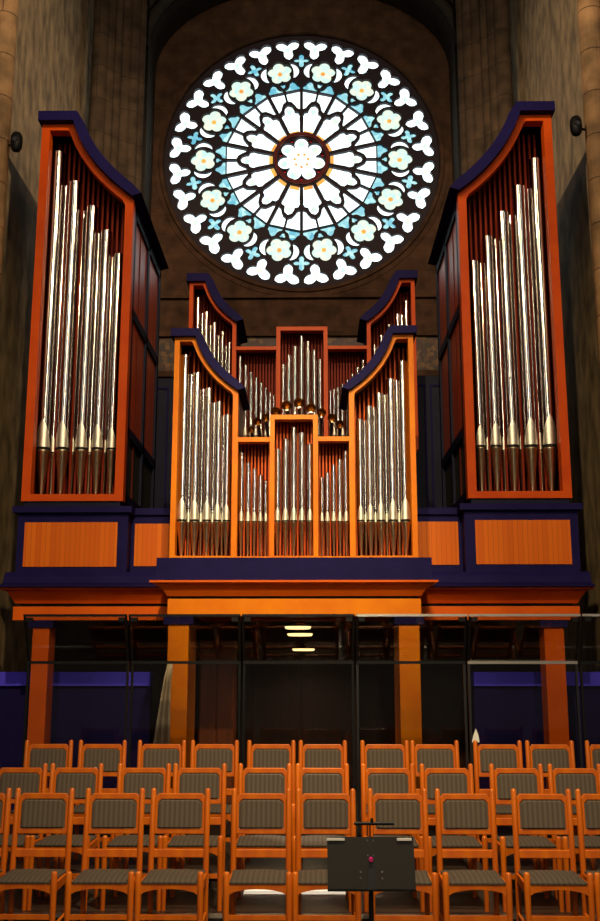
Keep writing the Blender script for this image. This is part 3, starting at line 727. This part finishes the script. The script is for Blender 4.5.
# flared foot moulding, running the whole width
bm = bmesh.new(); zz1 = PZ(572, YO)
prism_x(bm, [(YN_, zz1), (YO-0.02, zz1), (YO-0.06, zz1-0.05), (YO-0.10, zpb+0.06), (YO-0.26, zpb+0.01), (YO-0.26, zpb), (YN_, zpb)], xoL-0.12, xoR+0.1); new_obj('plinth_moulding', bm, M['navy'], gal)
for a, b, ya, yb, Y in ((24, 117, 522, 566.5, YO), (475.7, 571, 520.5, 564.5, YO), (134.5, 171, 523.5, 566, YO+0.25), (416, 458.5, 522, 565, YO+0.25)):
    x0, x1 = rect(a, b, 545, Y); bm = bmesh.new(); box(bm, x0, x1, Y-0.012, Y+0.02, PZ(yb, Y), PZ(ya, Y)); new_obj('orange_panel', bm, M['panel'], gal)
YN = YO+0.25
bm = bmesh.new(); box(bm, xnL, xnR, YN, 16.1, zpb, PZ(515, YN)); new_obj('recessed_plinth', bm, M['navy'], gal)
bm = bmesh.new(); box(bm, xnL+0.05, xnR-0.05, YN-0.05, 16.1, PZ(515, YN), PZ(508.5, YN)); new_obj('plinth_ledge', bm, M['navy'], gal)
# outer cornice (orange, moulded), profile in y,z
zc1 = PZ(589.5, YO-0.35); zc0 = PZ(603, YO-0.1)
def cornice(name, xa, xb, Y, ztop, zbot, proj, matl):
    """moulding returning at both ends"""
    prof = [(0.0, 0.0), (0.12, 0.0), (0.30, 0.35), (0.62, 0.78), (1.0, 0.86), (1.0, 1.0)]
    bm = bmesh.new(); rows = []
    for u, v in prof:
        d = proj*u; z = zbot + (ztop-zbot)*v
        rows.append([bm.verts.new(c) for c in ((xa-d, Y+1.4, z), (xa-d, Y-d, z), (xb+d, Y-d, z), (xb+d, Y+1.4, z))])
    for a, b in zip(rows, rows[1:]):
        for i in range(4): bm.faces.new((a[i], a[(i+1) % 4], b[(i+1) % 4], b[i]))
    bm.faces.new(rows[0][::-1]); bm.faces.new(rows[-1])
    return new_obj(name, bm, matl, gal)
xbL, xbR = PX(13, 612, YO), PX(580, 612, YO)
cornice('cornice', xbL+0.05, xbR-0.05, YO, zpb, zc0, 0.19, M['red'])
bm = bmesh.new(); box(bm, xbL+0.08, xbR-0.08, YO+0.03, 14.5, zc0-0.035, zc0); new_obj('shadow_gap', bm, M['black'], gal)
bm = bmesh.new(); box(bm, xbL, xbR, YO, YO+0.35, zbo, zc0-0.035); new_obj('beam', bm, M['orange'], gal)
# central projecting part
xcL, xcR = PX(167.5, 606, YC), PX(421, 606, YC)
zC1 = PZ(580, YC-0.2); zC0 = PZ(596, YC)
cornice('cornice', xcL+0.02, xcR-0.02, YC, zC1, zC0, 0.20, M['orange'])
bm = bmesh.new(); box(bm, xcL-0.12, xcR+0.12, YC-0.12, YO+0.2, zC1, z0-0.0); new_obj('plinth', bm, M['navy'], gal)
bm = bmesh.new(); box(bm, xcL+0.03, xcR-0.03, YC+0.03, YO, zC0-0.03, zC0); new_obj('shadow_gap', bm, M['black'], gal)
zcb = PZ(616, YC)
bm = bmesh.new(); box(bm, xcL, xcR, YC, YC+0.3, zcb, zC0-0.03); new_obj('beam', bm, M['amber'], gal)
bm = bmesh.new(); box(bm, xcL+0.02, xcL+0.3, YC+0.3, YO, zcb, zC0-0.03); box(bm, xcR-0.3, xcR-0.02, YC+0.3, YO, zcb, zC0-0.03); new_obj('return_beam', bm, M['orange'], gal)
bm = bmesh.new(); box(bm, xbL+0.02, xbR-0.02, YO+0.35, 16.1, zbo+0.05, zbo+0.12); box(bm, xcL+0.3, xcR-0.3, YC+0.3, YO, zbo+0.05, zbo+0.12); new_obj('soffit', bm, M['brownwood'], gal)
# pillars with navy capitals
for a, b, yy, Y, m, lab in ((29.5, 46.5, 690, YO+0.03, 'orange', None), (547, 567, 690, YO+0.03, 'orange', None), (166.5, 187.5, 690, YC+0.04, 'amber', None), (400, 421, 690, YC+0.04, 'amber', None)):
    x0, x1 = rect(a, b, yy, Y); zt_ = zbo if Y > 12 else zcb
    dz = 0.09
    o = new_obj('pillar', B(x0, x1, Y, Y+(0.30 if Y > 12 else 0.75), 0.0, zt_-dz), M[m], gal, bevel=0.008)
    new_obj('capital', B(x0-0.05, x1+0.05, Y-0.03, Y+(0.34 if Y > 12 else 0.79), zt_-dz, zt_), M['navy'], o)

# ------------------------------------------------------------------ undercroft behind the screen
YU = 13.7
def low_wall(a, b, nm):
    x0, x1 = rect(a, b, 700, YU); zt_ = PZ(672, YU)
    t = thing('low_partition', 'dark navy partition with a violet-blue top band behind the glass, %s side' % nm, 'partition', (0, 0, 0))
    new_obj('body', B(x0, x1, YU, YU+0.15, 0, zt_-0.18), M['navy'], t)
    new_obj('top_band', B(x0, x1, YU-0.06, YU+0.17, zt_-0.18, zt_), M['violet'], t)
x0, x1 = rect(199, 234, 700, YU)
pn = thing('wood_cupboard', 'tall dark red-brown wooden cupboard right of the left amber pillar', 'cupboard')
M['redwood'] = mat('red_brown_wood', (0.20, 0.045, 0.010), 0.4, var=(0.13, 0.03, 0.008), vscale=3, vstretch=(6, 6, 0.7))
new_obj('body', B(x0, x1, YU, YU+0.5, 0, PZ(640, YU)), M['redwood'], pn, bevel=0.01)
for a_ in (x0+0.02, (x0+x1)/2+0.01):
    new_obj('door', B(a_, a_+(x1-x0)/2-0.03, YU-0.02, YU-0.001, 0.08, PZ(644, YU)), M['redwood'], pn, bevel=0.006)
low_wall(-40, 150, 'left'); low_wall(474, 640, 'right')
struct(new_obj('wall_undercroft', B(-3.9, 3.9, 16.2, 16.35, 0, PZ(520, 15.4)), M['brownwood']))
# brown panelled doors in the middle
dd = thing('door_1', 'dark brown panelled double door under the organ gallery', 'door', kind='structure')
x0, x1 = rect(252, 350, 700, 16.0)
new_obj('door_leaf', B(x0, (x0+x1)/2-0.01, 16.1, 16.19, 0, 2.0), M['brownwood'], dd); new_obj('door_leaf', B((x0+x1)/2+0.01, x1, 16.1, 16.19, 0, 2.0), M['brownwood'], dd)
bm = bmesh.new(); ring_frame(bm, [(x0-0.12, 0), (x1+0.12, 0), (x1+0.12, 2.12), (x0-0.12, 2.12)], [(x0, 0.01), (x1, 0.01), (x1, 2.0), (x0, 2.0)], 16.04, 16.19); new_obj('door_frame', bm, M['brownwood'], dd)
# ceiling lamps of the undercroft, at stepped heights
for (px, py, rp, Y, lab) in ((298, 627.5, 13, 12.9, 'nearest, highest'), (300, 634.5, 12.5, 13.6, 'middle'), (303.5, 649.5, 11, 15.2, 'farthest, lowest')):
    X, Z = P(px, py, Y); r = rp*Y/1000
    t = thing('ceiling_lamp', 'round glowing pendant lamp under the gallery, %s of three' % lab, 'lamp', (X, Y, Z), 'round lamps under the gallery')
    bm = bmesh.new(); lathe(bm, [(r*0.9, -0.02), (r, 0.0), (r*0.98, 0.015)], 32); new_obj('diffuser', bm, M['lampglow'], t, smooth=False)
    bm = bmesh.new(); lathe(bm, [(r*1.04, 0.012), (r*1.04, 0.05), (r*0.5, 0.07)], 32); new_obj('housing', bm, M['black'], t)
    l = bpy.data.lights.new('ceiling_lamp_light', 'SPOT'); l.energy = 45; l.color = (1.0, 0.8, 0.5); l.spot_size = 2.6; l.spot_blend = 1; l.shadow_soft_size = 0.1
    lo = bpy.data.objects.new('ceiling_lamp_light', l); COL.objects.link(lo); lo.parent = t; lo.location = (0, 0, -0.05)
    zc = zbo+0.05-Z
    if zc > 0.08:
        bm = bmesh.new(); tube(bm, (0, 0, 0.06), (0, 0, zc), 0.008, 0.008, 8); new_obj('rod', bm, M['black'], t)
# cream cloth put in for a bright reflection in the glass by the pillar
X0, Zt = P(166, 662, 10.95)
bm = bmesh.new(); nseg = 26; rowsv = []
for i in range(11):
    u = i/10; z = Zt*(1-u) + 0.217*u
    xa = PX(167, 690, 10.9) + 0.0 - 0.24*u**0.8; xb = xa + 0.05 + 0.26*u
    rowsv.append([(xa+(xb-xa)*j/nseg, 10.95 + 0.03*math.sin(j*1.9)*(0.3+u), z) for j in range(nseg+1)])
vg = [[bm.verts.new(p) for p in r] for r in rowsv]
for a, b in zip(vg, vg[1:]):
    for j in range(nseg): bm.faces.new((a[j], a[j+1], b[j+1], b[j]))
cl_ = new_obj('reflection_cloth', bm, M['cloth'], smooth=True)
sd = cl_.modifiers.new('solidify', 'SOLIDIFY'); sd.thickness = 0.012
tag(cl_, 'pale folds standing in for a glass reflection by the left amber pillar', 'cloth')

# ------------------------------------------------------------------ loudspeakers on the columns
def speaker(px, py, Y, lab, sgn):
    X, Z = P(px, py, Y)
    t = thing('loudspeaker', lab, 'loudspeaker', (X, Y, Z), 'small black speakers on the columns')
    bm = bmesh.new(); prof = [(0.001, -0.13), (0.05, -0.125), (0.075, -0.08), (0.08, 0), (0.075, 0.08), (0.05, 0.125), (0.001, 0.13)]
    lathe(bm, prof, 20, cap=False); new_obj('cabinet', bm, M['black'], t, smooth=True)
    bm = bmesh.new(); tube(bm, (0, -0.085, 0.0), (0, -0.06, 0.0), 0.03, 0.05, 16); new_obj('grille', bm, M['steel'], t)
    bm = bmesh.new(); tube(bm, (0, 0, 0), (sgn*0.14, 0.1, 0), 0.015, 0.015, 8); new_obj('bracket', bm, M['black'], t)
speaker(16.5, 142, 12.05, 'small black oval speaker on the left stone column', -1)
speaker(576, 126, 12.05, 'small black oval speaker on the right stone column', 1)

# ------------------------------------------------------------------ riser platforms
T2, T3 = 0.095, 0.215
def platform(x0, x1, y0, y1, z0_, z1, lab):
    t = thing('riser_platform', lab, 'platform', (0, 0, 0), 'stepped chair platforms')
    new_obj('deck', B(x0, x1, y0+0.02, y1, z0_, z1), M['platform'], t)
    new_obj('nosing', B(x0, x1, y0, y0+0.02, z1-0.03, z1+0.002), M['nosing'], t)
    return t
platform(-4.2, 4.6, 7.72, 11.2, 0, T2, 'dark stained lower platform under the middle chair row')
platform(-4.2, 4.6, 8.56, 11.2, T2, T3, 'dark stained upper platform under the back chair row')

# ------------------------------------------------------------------ glass screens
YS = 10.15
div = [26, 130, 242, 355, 466.5, 578.5, 690]
zj = PZ(662.5, YS); ztp = PZ(615.5, YS-0.16)
names = ['far left', 'second from the left', 'third from the left, before the lamps', 'fourth from the left', 'fifth from the left, brightest edged', 'far right']
for i in range(6):
    xa, xb = PX(div[i], 662, YS)+0.012, PX(div[i+1], 662, YS)-0.012
    t = thing('glass_screen', 'black-framed clear glass screen with tilted top pane, %s' % names[i], 'glass screen', (0, 0, 0), 'glass screens behind the chairs')
    for x in (xa, xb-0.022):
        new_obj('post', B(x, x+0.022, YS, YS+0.035, T3, zj), M['steel'] if i in (3, 4) else M['black'], t)
        bm = bmesh.new(); xs = -0.006 if x == xa else 0.006
        tube(bm, (x+0.011, YS+0.01, zj), (x+0.011+xs, YS-0.20, ztp), 0.012, 0.012, 8); new_obj('arm', bm, M['black'], t)
    new_obj('middle_rail', B(xa, xb, YS-0.012, YS+0.035, zj-0.014, zj+0.014), M['nosing'] if i == 4 else M['black'], t)  # bright metal here stands in for a white highlight on the rail
    new_obj('bottom_rail', B(xa, xb, YS, YS+0.03, T3, T3+0.04), M['black'], t)
    new_obj('top_rail', B(xa-0.004, xb+0.004, YS-0.215, YS-0.19, ztp-0.012, ztp+0.012), M['nosing'] if i >= 3 else M['black'], t)  # bright metal on the right stands in for the reflecting top edge
    new_obj('lower_pane', B(xa+0.022, xb-0.022, YS+0.012, YS+0.018, T3+0.04, zj-0.014), M['glass'], t)
    bm = bmesh.new()
    prism_x(bm, [(YS+0.003, zj+0.014), (YS+0.009, zj+0.014), (YS-0.197, ztp-0.01), (YS-0.203, ztp-0.01)], xa+0.02, xb-0.02); new_obj('upper_pane', bm, M['glass'], t)
    bm = bmesh.new()
    for x in (xa+0.05, xb-0.05): box(bm, x-0.03, x+0.03, YS-0.21, YS-0.15, ztp-0.06, ztp-0.02)
    new_obj('clamp', bm, M['black'], t)

# small pointed white piece on the screen
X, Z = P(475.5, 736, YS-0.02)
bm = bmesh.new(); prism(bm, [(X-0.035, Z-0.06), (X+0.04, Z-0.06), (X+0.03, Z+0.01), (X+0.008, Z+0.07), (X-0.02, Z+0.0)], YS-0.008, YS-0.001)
tag(new_obj('white_tag', bm, M['white']), 'small pointed white piece on the glass screen post right of centre', 'paper')

# ------------------------------------------------------------------ chairs
def make_chair():
    t = thing('concert_chair', 'x', 'chair')
    W, FW = 0.3855, 0.412
    W2 = W/2; F2 = FW/2
    def post(bm, pts, r, tip=True):
        seg = 10; rg = []
        pts = list(pts)
        for (x, y, z), rr in pts: rg.append([bm.verts.new((x+rr*math.cos(2*PI*k/seg), y+rr*math.sin(2*PI*k/seg), z)) for k in range(seg)])
        for a, b in zip(rg, rg[1:]):
            for k in range(seg): bm.faces.new((a[k], a[(k+1) % seg], b[(k+1) % seg], b[k]))
        bm.faces.new(rg[0][::-1]); bm.faces.new(rg[-1])
    for s in (-1, 1):
        bm = bmesh.new()
        post(bm, [((s*W2, 0.23, 0), 0.017), ((s*W2, 0.195, 0.44), 0.021), ((s*W2, 0.235, 0.978), 0.019), ((s*W2, 0.236, 0.990), 0.015), ((s*W2, 0.236, 0.995), 0.006)], 0.02)
        new_obj('leg', bm, M['wood'], t, smooth=True)
        bm = bmesh.new()
        post(bm, [((s*F2, -0.205, 0), 0.017), ((s*F2, -0.205, 0.40), 0.022), ((s*F2, -0.205, 0.505), 0.021), ((s*F2, -0.205, 0.516), 0.016), ((s*F2, -0.205, 0.520), 0.006)], 0.02)
        new_obj('leg', bm, M['wood'], t, smooth=True)
    # back frame with chamfered upper corners
    xi = W2-0.019
    def yb(z): return 0.195 + (z-0.44)*0.074
    bm = bmesh.new()
    outer = [(-xi, 0.690), (xi, 0.690), (xi, 0.935), (xi-0.02, 0.960), (-xi+0.02, 0.960), (-xi, 0.935)]
    inner = [(-xi+0.016, 0.727), (xi-0.016, 0.727), (xi-0.016, 0.898), (xi-0.040, 0.922), (-xi+0.040, 0.922), (-xi+0.016, 0.898)]
    ring_frame(bm, outer, inner, -0.014, 0.014)
    for v in bm.verts: v.co.y += yb(v.co.z)
    new_obj('back_frame', bm, M['wood'], t, bevel=0.004)
    bm = bmesh.new(); seg = [(-xi+0.012, 0.722), (xi-0.012, 0.722), (xi-0.012, 0.900), (xi-0.038, 0.926), (-xi+0.038, 0.926), (-xi+0.012, 0.900)]
    prism(bm, seg, -0.010, 0.012)
    cx = [( (x*0.93), (z-0.824)*0.90+0.824) for x, z in seg]
    prism(bm, cx, -0.022, -0.009)
    for v in bm.verts: v.co.y += yb(v.co.z)
    new_obj('backrest', bm, M['pad'], t, bevel=0.006)
    bm = bmesh.new(); box(bm, -xi-0.004, xi+0.004, -0.011, 0.011, 0.535, 0.590)
    for v in bm.verts: v.co.y += yb(v.co.z)
    new_obj('back_rail', bm, M['wood'], t, bevel=0.005)
    # seat
    bm = bmesh.new()
    nx, ny = 6, 6
    def sv(u, v, top):
        x = (F2-0.020 + (W2+0.006-F2+0.014)*v)*u; y = -0.218 + 0.405*v
        z = 0.458 + (0.020*(1-abs(u)**4)*(1-abs(2*v-1)**4) if top else -0.018)
        return bm.verts.new((x, y, z))
    T = [[sv(2*i/nx-1, j/ny, True) for i in range(nx+1)] for j in range(ny+1)]; Bt = [[sv(2*i/nx-1, j/ny, False) for i in range(nx+1)] for j in range(ny+1)]
    for j in range(ny):
        for i in range(nx): bm.faces.new((T[j][i], T[j][i+1], T[j+1][i+1], T[j+1][i])); bm.faces.new((Bt[j][i], Bt[j+1][i], Bt[j+1][i+1], Bt[j][i+1]))
        bm.faces.new((T[j][0], T[j+1][0], Bt[j+1][0], Bt[j][0])); bm.faces.new((T[j][nx], Bt[j][nx], Bt[j+1][nx], T[j+1][nx]))
    for i in range(nx): bm.faces.new((T[0][i], Bt[0][i], Bt[0][i+1], T[0][i+1])); bm.faces.new((T[ny][i], T[ny][i+1], Bt[ny][i+1], Bt[ny][i]))
    new_obj('seat', bm, M['seatpad'], t, smooth=False, bevel=0.006)
    # arched front apron
    bm = bmesh.new(); xa = F2-0.014
    pts = [(-xa, 0.445), (-xa, 0.375)] + [(-xa + 2*xa*k/12, 0.375 + 0.038*math.sin(PI*k/12)**0.55) for k in range(1, 12)] + [(xa, 0.375), (xa, 0.445)]
    # build as strips for a clean arch
    low = pts[1:-1]
    for (xA, zA), (xB, zB) in zip(low, low[1:]):
        vs = [bm.verts.new(c) for c in ((xA, -0.214, zA), (xB, -0.214, zB), (xB, -0.214, 0.445), (xA, -0.214, 0.445))]
        bk = [bm.verts.new(c) for c in ((xA, -0.192, zA), (xB, -0.192, zB), (xB, -0.192, 0.445), (xA, -0.192, 0.445))]
        bm.faces.new(vs); bm.faces.new(bk[::-1]); bm.faces.new((vs[0], bk[0], bk[1], vs[1])); bm.faces.new((vs[3], vs[2], bk[2], bk[3]))
    bmesh.ops.remove_doubles(bm, verts=bm.verts, dist=0.0005)
    new_obj('apron', bm, M['wood'], t)
    # side rails, back seat rail, stretchers
    for s in (-1, 1):
        bm = bmesh.new(); 
        vs = []
        for (x, y) in ((s*F2, -0.19), (s*W2, 0.19)):
            for dx in (-0.01, 0.01):
                for z in (0.385, 0.440): vs.append(bm.verts.new((x+dx, y, z)))
        a = vs
        for f in ((0,1,3,2), (4,6,7,5), (0,4,5,1), (2,3,7,6), (0,2,6,4), (1,5,7,3)): bm.faces.new([a[i] for i in f])
        new_obj('side_rail', bm, M['wood'], t)
        bm = bmesh.new(); tube(bm, (s*F2, -0.205, 0.17), (s*W2, 0.212, 0.17), 0.011, 0.011, 8); new_obj('stretcher', bm, M['wood'], t, smooth=True)
    bm = bmesh.new(); box(bm, -W2+0.01, W2-0.01, 0.186, 0.206, 0.39, 0.44); new_obj('seat_rail', bm, M['wood'], t)
    bm = bmesh.new(); box(bm, -F2+0.01, F2-0.01, -0.213, -0.197, 0.222, 0.252); new_obj('stretcher', bm, M['wood'], t)
    return t
proto = make_chair(); used = False
rows = [('front', 7.2, 0.0, [-19, 44, 115, 180, 261.5, 325.5, 397, 465, 541, 606]),
        ('middle', 8.02, T2, [20, 76, 144, 200, 264.5, 322, 388, 447, 516.5, 575]),
        ('back', 8.85, T3, [49, 102, 162, 214.5, 271, 322.5, 384.5, 435, 497.5, 550, 610])]
pyrow = {'front': 800, 'middle': 775, 'back': 750}
for rn, Yc, zf, xs in rows:
    for i, px in enumerate(xs):
        X = PX(px, pyrow[rn], Yc+0.225)
        c = proto if not used else copy_tree(proto)
        used = True
        c.location = (X, Yc, zf); c.rotation_euler.z = random.uniform(-0.015, 0.015)
        n_ = len(xs)
        if i == 0: pos = 'leftmost'
        elif i == n_-1: pos = 'rightmost'
        elif i < n_/2: pos = ORD[i] + ' from the left'
        else: pos = ORD[n_-1-i] + ' from the right'
        
        c['label'] = 'orange wooden chair with grey striped pad, %s in the %s row' % (pos, rn)
        c['category'] = 'chair'; c['group'] = 'orange concert chairs in the %s row' % rn

# ------------------------------------------------------------------ white board put in for a bright patch on the platform
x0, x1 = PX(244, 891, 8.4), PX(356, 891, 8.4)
tag(new_obj('bright_patch_board', B(x0, x1, 8.30, 8.50, T2, T2+0.012), M['white']), 'long white strip standing in for a light patch under the middle chairs', 'board')

# ------------------------------------------------------------------ music stand in front
YM = 5.75
Xc, Zc = P(371, 862, YM)
ms = thing('music_stand', 'black folding music stand with a wide dark desk before the front chairs', 'music stand', (Xc, YM, 0))
zbm = PZ(888, YM-0.03); ztm = PZ(837.5, YM+0.03)
hw = 43*YM/1000*0.955
tilt = 0.05
def desk_half(s):
    bm = bmesh.new()
    a, b = (0.006*s, hw*s)
    vs = []
    for x in (a, b):
        for y, z in ((tilt*-1, zbm), (tilt, ztm)):
            for dy in (0, 0.008): vs.append(bm.verts.new((x, y+dy, z)))
    for f in ((0,1,3,2), (4,6,7,5), (0,4,5,1), (2,3,7,6), (0,2,6,4), (1,5,7,3)): bm.faces.new([vs[i] for i in f])
    d = new_obj('desk_plate', bm, M['standmetal'], ms)
    bm = bmesh.new(); box(bm, min(s*0.24, s*(0.24-0.10)) if s < 0 else 0.145, (-0.14 if s < 0 else 0.225), tilt-0.018, tilt-0.008, ztm-0.016, ztm-0.004)
    new_obj('paper_strip', bm, M['white'], d)
    bm = bmesh.new()
    for z in (0.32, 0.20):
        zz = zbm+(ztm-zbm)*z; yy = -tilt + 2*tilt*z - 0.002
        tube(bm, (s*0.058, yy+0.004, zz), (s*0.058, yy-0.005, zz), 0.006, 0.004, 10)
    new_obj('rivet', bm, M['nosing'], d)
for s in (-1, 1): desk_half(s)
bm = bmesh.new(); box(bm, -hw, hw, -tilt-0.004, -tilt+0.03, zbm-0.012, zbm); new_obj('desk_lip', bm, M['black'], ms)
bm = bmesh.new(); tube(bm, (0, 0.02, 0.03), (0, 0.02, zbm-0.03), 0.013, 0.013, 12); tube(bm, (0, 0.02, zbm-0.03), (0, 0.0, zbm+0.08), 0.009, 0.009, 12); new_obj('pole', bm, M['black'], ms, smooth=True)
bm = bmesh.new(); box(bm, -0.012, 0.012, tilt*-1+0.002, tilt*-1+0.012, zbm, ztm)
for v in bm.verts: v.co.y += (v.co.z-zbm)/(ztm-zbm)*2*tilt
new_obj('spine', bm, M['black'], ms)
bm = bmesh.new(); box(bm, -0.02, 0.02, -tilt-0.012, -tilt+0.002, zbm-0.002, zbm+0.10)
for v in bm.verts: v.co.y += (v.co.z-zbm)/(ztm-zbm)*2*tilt
new_obj('bracket', bm, M['black'], ms)
bm = bmesh.new(); zk = zbm+(ztm-zbm)*0.56; yk = -tilt+2*tilt*0.56
tube(bm, (0, yk+0.005, zk), (0, yk-0.022, zk), 0.013, 0.010, 12); new_obj('knob', bm, M['magenta'], ms)
bm = bmesh.new()
for sx in (-0.016, 0.016):
    for q in (0.64, 0.93):
        z = zbm+(ztm-zbm)*q; y = -tilt+2*tilt*q; tube(bm, (sx, y+0.004, z), (sx, y-0.004, z), 0.005, 0.004, 8)
new_obj('rivet', bm, M['nosing'], ms)
for a in (90, 210, 330):
    bm = bmesh.new(); ca, sa = math.cos(math.radians(a)), math.sin(math.radians(a))
    tube(bm, (0, 0.02, 0.20), (0.28*ca, 0.02+0.28*sa, 0.008), 0.008, 0.008, 8); new_obj('leg', bm, M['black'], ms)
# lamp clipped to the top of the desk
Xl, Zl = P(374, 823.5, YM+0.05)
lp = thing('stand_lamp', 'slim black bar lamp clipped on top of the music stand', 'lamp', (Xc, YM+0.05, Zl))
bm = bmesh.new(); dx = Xl-Xc
tube(bm, (dx-0.11, 0, 0), (dx+0.11, 0, 0), 0.009, 0.009, 12); new_obj('lamp_bar', bm, M['black'], lp, smooth=True)
bm = bmesh.new(); tube(bm, (0.0, 0.0, -0.0), (0, 0.008, ztm-Zl-0.02), 0.004, 0.004, 8); new_obj('stem', bm, M['black'], lp)
bm = bmesh.new(); tube(bm, (0.01, 0, 0.005), (0.01, 0, 0.028), 0.010, 0.007, 12); new_obj('knob', bm, M['black'], lp)
